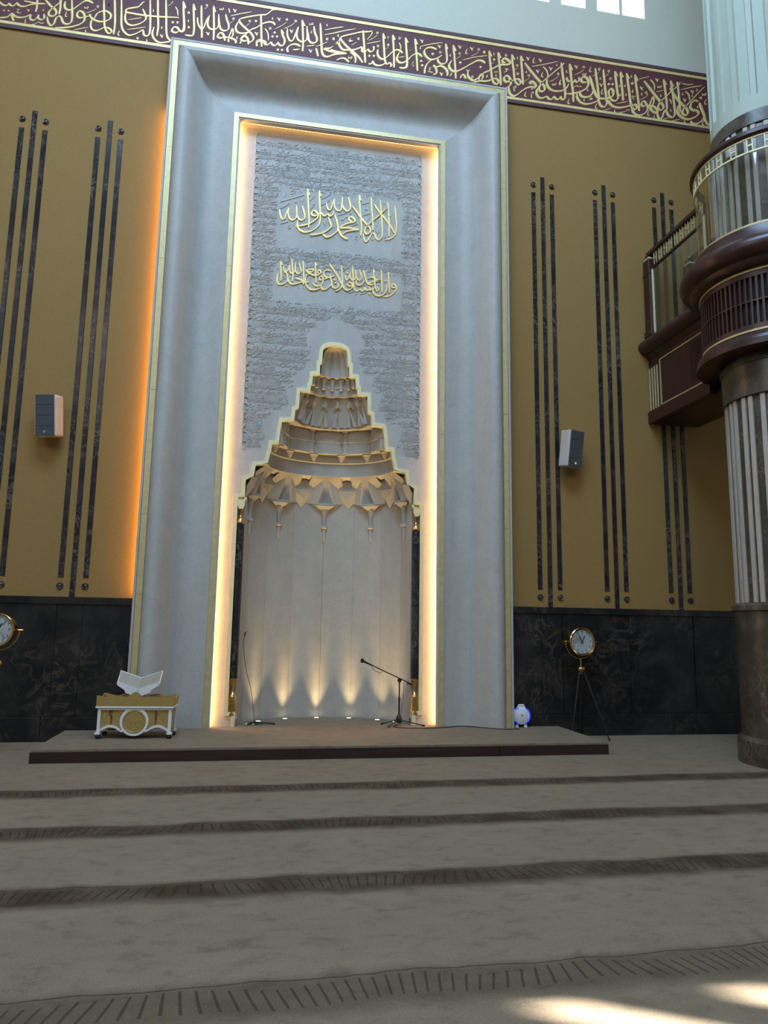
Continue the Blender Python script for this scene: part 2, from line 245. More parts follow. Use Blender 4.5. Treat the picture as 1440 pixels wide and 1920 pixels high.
STROKES_B = """
m51:4918,10747 4928,10598 4951,10380 4965,10183 4963,10068
m38:4922,10725 4946,10684 4969,10632
m51:5095,10209 5050,10173 5012,10202 5033,10260 5076,10265 5106,10222 5129,10165 5095,10077 5006,10009 4919,9995 4852,10045 4833,10108
m51:5100,10194 5165,10209
m44:5165,10198 5184,10273 5229,10380 5246,10316 5221,10235 5165,10193
m57:5160,10203 5241,10194 5293,10152 5281,10089 5236,10094 5184,10141 5162,10192
m51:5308,10127 5300,10065 5319,10007 5356,9985 5391,10040 5420,10128 5451,10166 5477,10125 5505,10074 5560,10046 5611,10085 5626,10165 5621,10286 5608,10463 5584,10638 5572,10737
m38:5574,10732 5600,10674 5625,10636
m55:5077,10656 5159,10558 5262,10430 5355,10322 5409,10253 5413,10198 5358,10151 5316,10178 5330,10246 5377,10326 5469,10418 5585,10548 5713,10670 5749,10738
m49:5446,10739 5457,10628 5471,10463 5480,10297 5481,10209 5466,10173
m38:5449,10728 5470,10675 5493,10646
m50:5700,10741 5710,10613 5718,10447 5725,10280 5728,10164
m56:5555,10600 5606,10518 5678,10418 5761,10331 5840,10265 5870,10203 5845,10143 5795,10133 5767,10176 5801,10253 5866,10336 5979,10466 6098,10609 6211,10729
m61:6071,10419 6022,10439 5952,10383 5920,10300 5956,10249 6033,10250 6070,10211 6016,10136 5913,10074 5813,10058 5727,10092 5676,10173 5693,10286
m61:6098,10406 6126,10321 6160,10225 6173,10160 6123,10075 6031,10003 5953,9991 5911,10031
m54:6174,10183 6191,10085 6232,10024 6276,10020
n27:4991,10675 5079,10712 5179,10751
n29:5759,10599 5946,10674 6156,10742
n29:5782,10726 5881,10714 5994,10744
n24:5292,10479 5420,10533
n22:5399,9992 5499,10024
n24:5562,9984 5702,10033
n31:5193,10703 5240,10660 5270,10598 5266,10519
n32:5841,10584 5894,10542 5913,10489 5910,10421
n27:5527,10383 5564,10344 5562,10299
n22:5131,10420 5124,10385 5074,10339 4991,10287
o15:5123,10438 5115,10422 5100,10419 5093,10434 5101,10450 5117,10453
n29:5293,10738 5316,10715 5327,10679
n22:5327,10679 5340,10726 5361,10747
n29:5001,10534 5024,10511 5035,10475
n22:5035,10475 5048,10522 5068,10543
n29:5789,10438 5812,10415 5823,10378
n22:5823,10378 5837,10425 5858,10447
n29:5943,10620 5966,10596 5977,10560
n23:5977,10560 5991,10607 6012,10629
n28:4845,10332 4868,10309 4879,10273
n22:4879,10273 4892,10320 4912,10340
n24:4854,10729 4842,10694 4861,10688
n24:4861,10447 4849,10412 4868,10406
n24:5031,10425 5019,10390 5038,10384
n24:5243,10038 5231,10004 5250,9998
n24:5556,10203 5543,10168 5563,10162
n24:5799,10030 5786,9995 5806,9989
n25:5794,10553 5781,10517 5800,10511
n24:5382,10453 5369,10418 5389,10412
n25:5974,10548 5961,10512 5981,10506
n25:6067,10670 6054,10634 6073,10628
n25:6066,10349 6052,10314 6072,10308
n29:5148,10113 5119,10048 5127,10017 5155,10028
n29:6159,10091 6128,10025 6135,9994 6165,10005
n29:6227,10494 6196,10427 6203,10396 6233,10407
o15:4875,10573 4866,10555 4850,10552 4843,10567 4851,10585 4868,10588
n22:5325,10602 5334,10568 5357,10585 5360,10604
n22:5359,10588 5374,10575 5390,10593 5389,10622
n23:6162,10592 6171,10557 6194,10574 6198,10593
n23:6197,10577 6212,10564 6229,10582 6228,10611
d34:6092,10501 6128,10538 6160,10511 6124,10474
m53:4761,10743 4782,10596 4801,10389 4816,10226 4840,10158 4900,10184 4923,10133 4889,10086 4847,10110 4819,10161
m37:4766,10738 4786,10686 4811,10645
m57:4819,10158 4721,10112 4613,10081 4517,10080 4450,10119 4410,10184
m52:4344,10745 4354,10570 4369,10374 4384,10212 4387,10125 4347,10059 4294,10051 4254,10105 4236,10189
m52:4200,10743 4216,10569 4236,10353 4241,10179 4159,10106 4022,10052 3918,10071 3863,10146 3857,10226
m51:4654,10753 4663,10577 4677,10380 4682,10216
m37:4659,10742 4678,10690 4699,10655
m53:4552,10747 4567,10572 4582,10387 4594,10279 4554,10201 4490,10194 4448,10231 4429,10285
m37:4557,10742 4577,10695 4597,10654
m56:4434,10275 4429,10357 4471,10407 4509,10375 4502,10291 4449,10242 4363,10211 4278,10198 4221,10219 4181,10289 4157,10362 4124,10488 4095,10588
m56:4162,10352 4133,10265 4062,10196 3989,10177 3932,10195 3910,10257
m58:4039,10458 3965,10449 3940,10496 3978,10546 4041,10540 4071,10479 4063,10407 4009,10327 3902,10258 3776,10206 3671,10184
m47:3904,10529 3899,10462 3855,10431 3830,10473
m47:3830,10473 3802,10422 3755,10425
m49:3742,10425 3703,10430 3684,10490
m52:3743,10749 3759,10581 3775,10387 3792,10216 3792,10048
m37:3748,10739 3769,10682 3789,10636
n24:3832,10566 3923,10620 3998,10687
o15:4009,10735 4001,10719 3986,10716 3979,10730 3987,10747 4002,10750
n22:4143,10590 4208,10634 4273,10695
o15:4286,10741 4278,10724 4263,10722 4256,10736 4264,10753 4279,10755
n22:4377,10629 4443,10684
o15:4456,10733 4448,10716 4433,10714 4426,10728 4434,10745 4449,10747
n28:3831,10738 3854,10716 3865,10680
n22:3865,10680 3877,10726 3897,10747
n28:4266,10475 4289,10452 4300,10417
n22:4300,10417 4312,10463 4332,10484
n28:4848,10343 4870,10321 4882,10285
n22:4882,10285 4894,10331 4915,10352
n24:3692,10624 3680,10589 3699,10583
n24:3987,10154 3975,10119 3994,10114
n24:4290,10597 4278,10562 4297,10556
n24:4055,10344 4044,10310 4063,10304
n24:4525,10031 4513,9997 4532,9991
n24:4638,10345 4626,10310 4645,10304
n24:4746,10368 4733,10333 4753,10327
n24:4730,10531 4718,10496 4737,10490
n24:4633,10510 4621,10475 4640,10469
n24:4857,10730 4844,10694 4864,10689
n24:4867,10459 4855,10424 4874,10418
n28:4123,10758 4095,10692 4103,10662 4131,10673
n28:3580,10432 3554,10367 3561,10337 3588,10348
n28:3722,10107 3696,10044 3703,10014 3731,10024
n28:4207,10092 4180,10028 4187,9997 4215,10008
n28:4325,10384 4298,10319 4305,10288 4333,10300
o15:4483,10597 4474,10579 4458,10576 4450,10591 4459,10609 4475,10612
o15:4882,10577 4873,10559 4857,10556 4849,10572 4858,10590 4874,10592
n22:3968,10612 3977,10578 3999,10595 4001,10613
n22:4001,10597 4015,10584 4030,10602 4029,10631
n26:4329,9991 4452,10043
n26:4557,10147 4757,10217
n26:4599,9990 4696,10015 4756,10063 4788,10052
n24:3794,10314 3853,10367 3884,10348 3916,10367 3941,10354
d33:4402,10484 4435,10520 4466,10495 4433,10458
d33:4468,10495 4502,10531 4533,10506 4499,10469
n26:4131,10221 4077,10172 4151,10173 4061,10137
m51:3718,10378 3663,10273 3569,10221 3465,10205 3383,10231 3336,10316 3344,10403
m52:3597,10746 3613,10568 3635,10386 3652,10237 3649,10128 3617,10069 3581,10085 3572,10127
m49:3572,10121 3545,10074 3493,10060 3455,10108
m49:3453,10105 3421,10051 3369,10040 3331,10088
m55:3329,10088 3257,10042 3195,10043 3156,10098 3157,10168 3183,10215
m55:2960,10632 3051,10517 3151,10404 3246,10306 3294,10255 3290,10189 3238,10157 3198,10185 3210,10252 3262,10336 3357,10438 3483,10568 3611,10699 3643,10748
m49:2891,10751 2904,10579 2916,10398 2924,10227
m36:2896,10741 2915,10695 2938,10661
m48:2738,10752 2751,10597 2770,10438 2783,10311 2844,10321 2884,10274 2853,10218 2808,10245 2773,10299
m36:2743,10747 2763,10702 2786,10659
m56:2773,10290 2692,10255 2631,10238 2600,10281 2622,10338 2673,10341 2702,10298 2717,10225 2676,10154 2630,10125
m57:3067,10261 3037,10294 3083,10317 3143,10262 3127,10215 3066,10215 2994,10187 2912,10126 2830,10043 2759,10000 2701,10030 2680,10091 2681,10144
m57:2625,10592 2584,10579 2580,10633 2626,10657 2696,10620 2695,10566 2624,10546 2523,10518 2433,10455 2342,10386 2252,10328 2192,10256 2102,10176 2053,10178 1994,10234 1994,10330
m48:2505,10750 2519,10590 2533,10420 2541,10271 2545,10154
m36:2510,10740 2530,10689 2550,10649
m48:2349,10750 2363,10585 2382,10395 2396,10269 2425,10188 2480,10165 2506,10212 2476,10260 2411,10255
m35:2354,10740 2374,10689 2396,10650
m52:2406,10244 2311,10193 2191,10176 2092,10134
n30:3082,10588 3310,10670 3529,10756
n25:3381,10361 3459,10406 3544,10491
o15:3551,10534 3543,10517 3529,10515 3522,10529 3530,10545 3544,10548
n21:2909,10267 2976,10321 3043,10376
o15:3043,10417 3035,10400 3021,10398 3014,10412 3022,10428 3036,10430
n21:2755,10457 2837,10525
o15:2841,10567 2834,10550 2820,10548 2813,10562 2820,10578 2834,10581
n21:2343,10485 2433,10554
o15:2448,10608 2441,10592 2427,10589 2420,10603 2427,10619 2441,10622
n30:3273,10620 3329,10575 3358,10493 3346,10404
n28:2988,10748 3010,10726 3022,10691
n21:3022,10691 3033,10736 3051,10757
n28:3203,10752 3226,10730 3237,10695
n21:3237,10695 3248,10740 3267,10761
n28:3153,10542 3175,10520 3187,10485
n21:3187,10485 3198,10530 3217,10551
n28:3381,10630 3404,10607 3415,10572
n21:3415,10572 3427,10618 3446,10638
n23:2839,10730 2828,10696 2846,10690
n23:2439,10737 2428,10703 2447,10697
n24:3522,10716 3511,10681 3529,10675
n23:3572,10391 3561,10357 3579,10351
n23:2988,10495 2977,10461 2995,10455
n23:2471,10349 2460,10316 2478,10310
n23:2316,10308 2305,10274 2323,10268
n23:3080,10213 3069,10179 3088,10174
n28:3127,10759 3102,10694 3109,10664 3136,10675
n28:3272,10522 3246,10458 3254,10428 3281,10439
n27:2974,10117 2949,10054 2956,10024 2983,10035
o15:2652,10721 2644,10703 2629,10700 2621,10715 2629,10733 2644,10736
o15:2851,10419 2843,10402 2828,10399 2820,10414 2828,10431 2843,10434
o15:2279,10716 2271,10698 2256,10696 2249,10711 2257,10728 2272,10731
n21:3430,10337 3440,10304 3461,10321 3463,10338
n21:3463,10323 3477,10310 3492,10328 3490,10356
n25:2684,10461 2624,10476 2648,10428 2593,10398
n25:2427,10375 2502,10393
n25:2751,10134 2782,10182 2802,10164 2766,10126 2780,10086
n25:3054,10098 3085,10129 3095,10109 3059,10071 3073,10015
n25:2194,10615 2314,10662
m56:2278,10506 2243,10543 2153,10538 2054,10468 1935,10373 1817,10293 1748,10278 1694,10322 1681,10383 1728,10476
m47:1748,10747 1763,10600 1777,10421 1787,10253 1789,10147
m35:1753,10737 1772,10687 1795,10648
m47:1620,10751 1635,10610 1645,10483 1621,10403 1552,10375 1504,10406 1494,10458
m35:1625,10747 1640,10696 1657,10656
m51:1473,10619 1395,10640 1318,10618 1270,10557 1289,10486 1348,10430 1406,10427 1484,10466 1562,10533
m47:1406,10427 1339,10368 1291,10275 1277,10157
m51:1426,10340 1455,10303 1543,10337 1621,10307 1655,10241 1646,10176
m47:1456,10292 1475,10248 1466,10189 1417,10165
m50:1237,10445 1193,10488 1144,10493 1068,10437 1002,10352 926,10292 859,10294 828,10354 866,10466
m47:1118,10753 1134,10586 1150,10399 1162,10180
m34:1123,10744 1141,10694 1160,10655
m46:968,10737 981,10517 992,10351 984,10244 946,10207
m41:1690,10173 1729,10243
m47:1866,10170 1895,10239 1935,10230 1954,10174
m41:2172,10189 2192,10283 2232,10300 2242,10254 2216,10202
d30:1023,10551 1052,10586 1081,10561 1053,10527
d30:1194,10369 1222,10404 1252,10379 1223,10345
d30:1209,10295 1237,10329 1267,10305 1238,10270
d30:1381,10528 1410,10563 1440,10539 1411,10504
d31:1836,10452 1866,10487 1896,10462 1866,10427
d31:2175,10429 2205,10464 2235,10439 2205,10404
n26:1201,10625 1375,10703 1571,10764
n27:1906,10507 2104,10594 2314,10657
n23:2044,10600 2124,10651 2174,10703
o15:2188,10746 2181,10730 2167,10728 2160,10742 2167,10758 2181,10760
n20:1797,10509 1846,10550 1871,10586
o14:1868,10620 1861,10604 1847,10601 1840,10615 1847,10631 1861,10634
n26:1205,10755 1227,10733 1238,10699
n20:1238,10699 1248,10743 1265,10763
n27:1493,10710 1514,10688 1526,10654
n20:1526,10654 1536,10698 1553,10718
n27:1832,10758 1853,10736 1865,10702
n21:1865,10702 1875,10747 1893,10767
n27:2030,10761 2052,10739 2064,10704
n21:2064,10704 2074,10749 2092,10769
n27:1965,10348 1986,10326 1998,10292
n20:1998,10292 2008,10336 2026,10356
n26:1526,10222 1547,10200 1559,10166
n20:1559,10166 1569,10210 1586,10230
n23:1703,10583 1693,10549 1711,10544
n22:1210,10625 1201,10592 1218,10586
n23:2316,10313 2305,10279 2323,10274
n26:1101,10348 1079,10287 1087,10258 1112,10268
n27:1981,10723 1957,10660 1965,10630 1991,10641
o14:1547,10584 1540,10566 1525,10564 1518,10579 1525,10596 1539,10598
o15:2284,10711 2276,10694 2261,10691 2254,10706 2262,10723 2277,10726
o14:2083,10238 2075,10221 2061,10219 2053,10233 2061,10250 2075,10253
n24:1388,10291 1349,10264 1373,10247 1340,10208 1417,10202
m46:424,10767 367,10741 255,10716 143,10669 4,10608 -69,10562 -49,10505 37,10416 150,10329 227,10262 285,10178
m28:424,10755 415,10702 342,10595
m46:282,10752 295,10586 313,10381 327,10185
m47:-222,10365 -159,10418 -105,10484 -85,10426 -37,10361 38,10362 140,10385 205,10417 265,10450 273,10386 318,10379 364,10439
m43:366,10440 393,10397 440,10413 458,10468 448,10498
m49:-221,10319 -128,10304 30,10300
m49:-218,10221 -127,10261 30,10300
m41:85,10341 151,10290 173,10232 168,10158
m43:-124,10155 -51,10202 14,10202 71,10152
m50:914,10453 885,10490 827,10501 761,10458 677,10358 612,10299 550,10315 516,10384 524,10459
m46:600,10756 611,10611 624,10434 636,10290 665,10222 717,10251 741,10203 718,10179
m34:604,10747 619,10702 639,10663
m48:641,10228 576,10186 510,10175 462,10198 443,10247
m43:443,10244 425,10191 378,10178
m46:757,10758 769,10586 781,10378 784,10179
m34:762,10748 779,10704 796,10675
m46:963,10747 975,10601 992,10393 993,10235 946,10199 870,10194
m34:968,10737 988,10688 1006,10659
n24:-231,10686 -28,10759
n27:-228,10603 -44,10683 160,10762
n24:343,10527 559,10612
n22:370,10589 445,10644 510,10709
o14:523,10751 516,10735 503,10733 496,10746 502,10762 516,10765
n20:101,10458 184,10525
o14:223,10593 217,10577 204,10575 197,10588 203,10604 217,10606
n20:637,10479 694,10530
o14:701,10572 695,10556 682,10554 675,10567 681,10583 695,10585
n24:858,10375 953,10407
d30:361,10318 389,10352 418,10328 390,10294
d30:432,10330 459,10364 488,10340 460,10306
d30:1023,10554 1052,10589 1081,10564 1052,10530
o14:-166,10520 -172,10504 -186,10501 -194,10516 -187,10532 -173,10535
o14:537,10519 530,10502 516,10500 509,10514 515,10531 530,10533
o14:882,10722 875,10705 861,10703 853,10717 860,10734 875,10737
n22:685,10728 676,10695 693,10690
n22:-109,10613 -117,10580 -100,10575
n26:1099,10353 1076,10291 1084,10262 1109,10273
n26:859,10633 884,10595 889,10523
n24:89,10581 62,10535 132,10545 58,10511
n20:57,10249 67,10218 86,10233 87,10250
n20:87,10236 101,10223 113,10240 111,10267
m44:-1305,10744 -1290,10490 -1273,10187
m48:-1083,10594 -1116,10632 -1179,10631 -1258,10596 -1319,10544 -1370,10496 -1457,10439 -1557,10299 -1591,10273
m46:-986,10534 -964,10446 -929,10359 -949,10272 -1002,10263 -1031,10309
m33:-981,10530 -966,10497 -949,10469
m44:-1031,10306 -1065,10252 -1110,10254 -1139,10300
m44:-1138,10297 -1181,10242 -1226,10246 -1246,10301
m42:-1246,10291 -1308,10280 -1350,10234 -1339,10185
d29:-1114,10465 -1088,10498 -1060,10475 -1086,10441
d29:-1142,10391 -1117,10425 -1089,10401 -1114,10368
d29:-1075,10403 -1050,10437 -1022,10413 -1047,10380
n25:-1237,10510 -1199,10465 -1178,10387 -1180,10315
m40:-896,10571 -892,10458 -853,10371 -808,10379 -775,10479 -742,10588 -730,10632
m42:-730,10612 -749,10515 -737,10424 -681,10381 -618,10402 -588,10471 -599,10666
m45:-595,10615 -576,10515 -554,10415 -498,10387 -444,10422 -442,10497 -477,10584 -489,10686
m45:-675,10761 -660,10583 -649,10378 -652,10213
m33:-670,10752 -650,10698 -631,10661
m49:-394,10755 -381,10602 -366,10407 -353,10265 -319,10199 -254,10198 -163,10254 -54,10307
m45:-78,10541 -104,10474 -168,10409 -240,10345 -322,10322 -229,10295 -118,10293 -53,10296
m46:-687,10299 -752,10324 -832,10300 -884,10234 -873,10165
m34:-802,10218 -694,10247
m41:-446,10311 -425,10232 -414,10172
n21:-1085,10532 -988,10606 -909,10682
o13:-898,10731 -904,10715 -917,10713 -924,10726 -918,10742 -905,10744
n21:-950,10561 -862,10619 -783,10695
o14:-760,10728 -766,10713 -779,10710 -785,10724 -779,10739 -767,10742
n23:-597,10315 -470,10358
n21:-451,10341 -361,10388 -270,10455
o14:-268,10502 -274,10487 -287,10484 -294,10498 -288,10513 -275,10516
n23:-322,10654 -65,10753
n25:-320,10566 -63,10669
n25:-1056,10735 -1036,10714 -1024,10681
n19:-1024,10681 -1016,10724 -1001,10743
n25:-860,10559 -839,10538 -827,10505
n19:-827,10505 -819,10548 -804,10567
n25:-559,10273 -538,10251 -526,10219
n19:-526,10219 -518,10261 -502,10280
o13:-1143,10532 -1149,10515 -1163,10513 -1170,10527 -1164,10543 -1151,10546
o14:-166,10526 -173,10509 -186,10506 -194,10521 -187,10537 -173,10540
n21:-1125,10728 -1133,10695 -1116,10690
n22:-104,10614 -113,10581 -96,10576
n21:-524,10601 -532,10568 -516,10563
n22:-285,10769 -293,10736 -276,10731
n19:-561,10729 -551,10698 -533,10714 -532,10730
n19:-531,10716 -518,10704 -506,10721 -509,10747
d28:-1053,10179 -1028,10212 -1000,10189 -1025,10156
d29:-991,10185 -965,10218 -937,10194 -963,10161
m43:-2460,10753 -2445,10573 -2429,10375 -2437,10273 -2468,10222
m32:-2454,10734 -2439,10691 -2419,10649
m43:-2311,10740 -2297,10550 -2281,10351 -2284,10240 -2303,10197 -2406,10190
m32:-2308,10731 -2293,10683 -2275,10635
m43:-2193,10732 -2182,10521 -2167,10321 -2160,10182
m35:-2239,10520 -2229,10421 -2190,10347 -2163,10330 -2139,10367 -2103,10505 -2059,10589
m41:-2071,10556 -2088,10467 -2075,10389 -2025,10355 -1957,10378 -1925,10446 -1934,10627
m41:-1931,10567 -1917,10468 -1887,10380 -1825,10366 -1782,10399 -1777,10473 -1808,10559 -1829,10647
m43:-2015,10755 -2001,10554 -1990,10353 -1990,10172
m32:-2012,10746 -1997,10697 -1981,10654
m47:-1837,10260 -1879,10230 -1931,10243 -1909,10305 -1866,10315 -1837,10268 -1821,10192
m43:-1854,10254 -1776,10258
m34:-1775,10250 -1744,10337 -1722,10422 -1706,10364 -1715,10289 -1766,10247
m45:-1771,10256 -1705,10251 -1658,10221 -1666,10179
m37:-1775,10240 -1763,10182
m44:-1062,10872 -1133,10853 -1220,10760 -1317,10731 -1432,10690 -1563,10635 -1623,10591 -1603,10535 -1529,10467 -1455,10407 -1408,10344 -1406,10283 -1457,10234 -1481,10272
m47:-1481,10270 -1537,10240 -1582,10264 -1558,10324 -1505,10319 -1478,10263 -1473,10192
m34:-1581,10234 -1596,10181
m45:-1473,10401 -1578,10365 -1649,10382 -1672,10461 -1639,10549
d28:-1402,10613 -1377,10646 -1349,10623 -1374,10589
d28:-2384,10328 -2360,10360 -2332,10337 -2357,10304
n24:-1758,10634 -1611,10698 -1444,10764
n19:-1769,10495 -1710,10556
o13:-1700,10597 -1705,10582 -1718,10580 -1724,10593 -1719,10608 -1707,10610
n19:-1522,10499 -1471,10559
o13:-1456,10601 -1461,10586 -1474,10583 -1481,10596 -1475,10612 -1463,10614
n17:-2147,10680 -2105,10718
o13:-2102,10751 -2107,10736 -2119,10734 -2126,10747 -2121,10762 -2109,10764
n24:-2101,10295 -2080,10275 -2068,10242
n19:-2068,10242 -2062,10284 -2047,10303
n25:-1724,10761 -1704,10740 -1692,10707
n19:-1692,10707 -1685,10749 -1670,10769
n25:-1385,10424 -1364,10403 -1352,10370
n19:-1352,10370 -1345,10412 -1330,10431
n23:-1795,10756 -1779,10728 -1778,10682
n19:-1924,10738 -1913,10707 -1897,10722 -1896,10739
n19:-1895,10725 -1882,10713 -1870,10729 -1873,10755
n21:-1642,10303 -1649,10272 -1633,10266
n20:-2366,10461 -2373,10429 -2357,10424
o13:-2359,10577 -2364,10561 -2377,10559 -2384,10572 -2379,10589 -2366,10591
m34:-1200,10261 -1237,10295 -1317,10301 -1353,10264 -1345,10205
m42:-3439,10628 -3418,10392 -3405,10197 -3413,10018
m43:-3345,10665 -3327,10409 -3313,10194 -3272,10093 -3202,10044 -3129,10069 -3065,10115 -3009,10160 -2992,10094 -2957,10075 -2917,10107 -2908,10238 -2923,10484 -2938,10723
m44:-3014,10638 -3046,10612 -3092,10541 -3174,10506 -3256,10470 -3261,10420 -3185,10414 -3067,10411 -2949,10413 -2780,10429 -2508,10464
m43:-3265,10416 -3271,10320 -3240,10237 -3163,10214 -3065,10257 -2994,10322 -2980,10394 -3031,10514
m42:-2829,10744 -2811,10455 -2795,10258 -2806,10097
m42:-2716,10785 -2693,10477 -2679,10249 -2659,10123 -2612,10052 -2687,10017 -2771,10002 -2841,10049 -2872,10135 -2853,10248
m46:-2487,10249 -2536,10208 -2597,10224 -2575,10288 -2524,10297 -2485,10249 -2435,10243 -2422,10326 -2442,10523 -2463,10742
m32:-2458,10733 -2441,10685 -2423,10638
d27:-2618,10368 -2594,10401 -2567,10378 -2591,10345
d28:-2550,10377 -2526,10409 -2499,10386 -2523,10354
d27:-3098,10015 -3075,10047 -3049,10024 -3072,9992
n23:-3228,10299 -3039,10368
n23:-3229,10135 -2974,10221
n24:-2762,10137 -2742,10116 -2730,10085
n18:-2730,10085 -2724,10126 -2710,10144
n20:-3507,10519 -3513,10488 -3498,10483
n20:-2877,10537 -2883,10506 -2868,10501
n20:-2942,10027 -2948,9997 -2933,9991
n20:-2741,10277 -2748,10246 -2732,10241
n23:-3335,10101 -3351,10044 -3342,10017 -3321,10027
n24:-2570,10641 -2536,10587 -2527,10498
n18:-2681,10630 -2632,10678 -2609,10725
m41:-3587,10599 -3574,10413 -3559,10267 -3545,10132 -3506,10041 -3467,10026 -3443,10062 -3473,10106 -3530,10115
m44:-3767,10288 -3743,10243 -3704,10214 -3628,10194 -3547,10213 -3484,10260 -3471,10333 -3526,10380 -3599,10369 -3662,10318 -3697,10232
m46:-3836,10226 -3900,10205 -3937,10237 -3924,10297 -3884,10316 -3840,10275 -3832,10173 -3892,10097 -4002,10038 -4113,10003 -4217,9984
m39:-3828,10228 -3773,10258 -3743,10293
m41:-3728,10207 -3740,10126 -3717,10052 -3658,10036 -3595,10072 -3548,10112
m43:-4032,10534 -4012,10331 -4001,10186 -4015,10105 -4070,10074 -4120,10096 -4150,10168 -4184,10182 -4221,10136 -4238,10055 -4275,10012 -4319,10060 -4338,10144
m45:-3732,10482 -3792,10509 -3856,10489 -3932,10405 -4000,10331 -4072,10308 -4116,10351 -4115,10440
m44:-4407,10443 -4310,10334 -4245,10288 -4222,10233 -4248,10175 -4304,10167 -4324,10214 -4289,10280 -4223,10360 -4156,10442
m41:-4184,10486 -4173,10350 -4182,10211
n20:-3814,10309 -3731,10354 -3677,10404
o13:-3651,10443 -3656,10428 -3667,10426 -3674,10439 -3669,10454 -3658,10456
n18:-3847,10402 -3837,10373 -3821,10388 -3821,10403
n18:-3820,10390 -3808,10378 -3797,10394 -3801,10419
n19:-3798,10031 -3804,10001 -3789,9996
n20:-3507,10519 -3513,10488 -3498,10483
n23:-4081,10274 -4096,10218 -4087,10191 -4067,10200
n23:-3966,9997 -3768,10077
m40:-4996,10010 -4915,10025 -4858,10050 -4815,10109 -4765,10075 -4698,10065 -4623,10092 -4561,10134 -4568,10082 -4529,10051 -4484,10081 -4454,10160
m39:-4454,10154 -4456,10103 -4412,10080 -4378,10115 -4384,10181
m39:-4813,10087 -4793,10026 -4776,9997
m40:-4996,10271 -4945,10229 -4891,10224 -4860,10273
m38:-4859,10267 -4838,10234 -4797,10241 -4755,10300
m40:-4754,10293 -4727,10255 -4655,10253 -4569,10299 -4481,10331 -4379,10347
m33:-4668,10340 -4572,10336 -4481,10335
m38:-4494,10417 -4489,10279 -4499,10189
d19:-4937,10138 -4921,10161 -4902,10145 -4917,10122
d19:-4878,10146 -4862,10169 -4843,10152 -4859,10129
n19:-4542,9982 -4495,9994 -4450,10038 -4413,10023 -4366,10039
n17:-4616,10216 -4601,10202 -4592,10179
n13:-4592,10179 -4588,10208 -4579,10222
o9:-4392,10244 -4396,10233 -4405,10231 -4410,10241 -4406,10252 -4397,10254
n17:-4619,10058 -4630,10016 -4624,9996 -4609,10003
n18:-4751,10193 -4721,10190 -4750,10148 -4716,10136 -4685,10153
"""
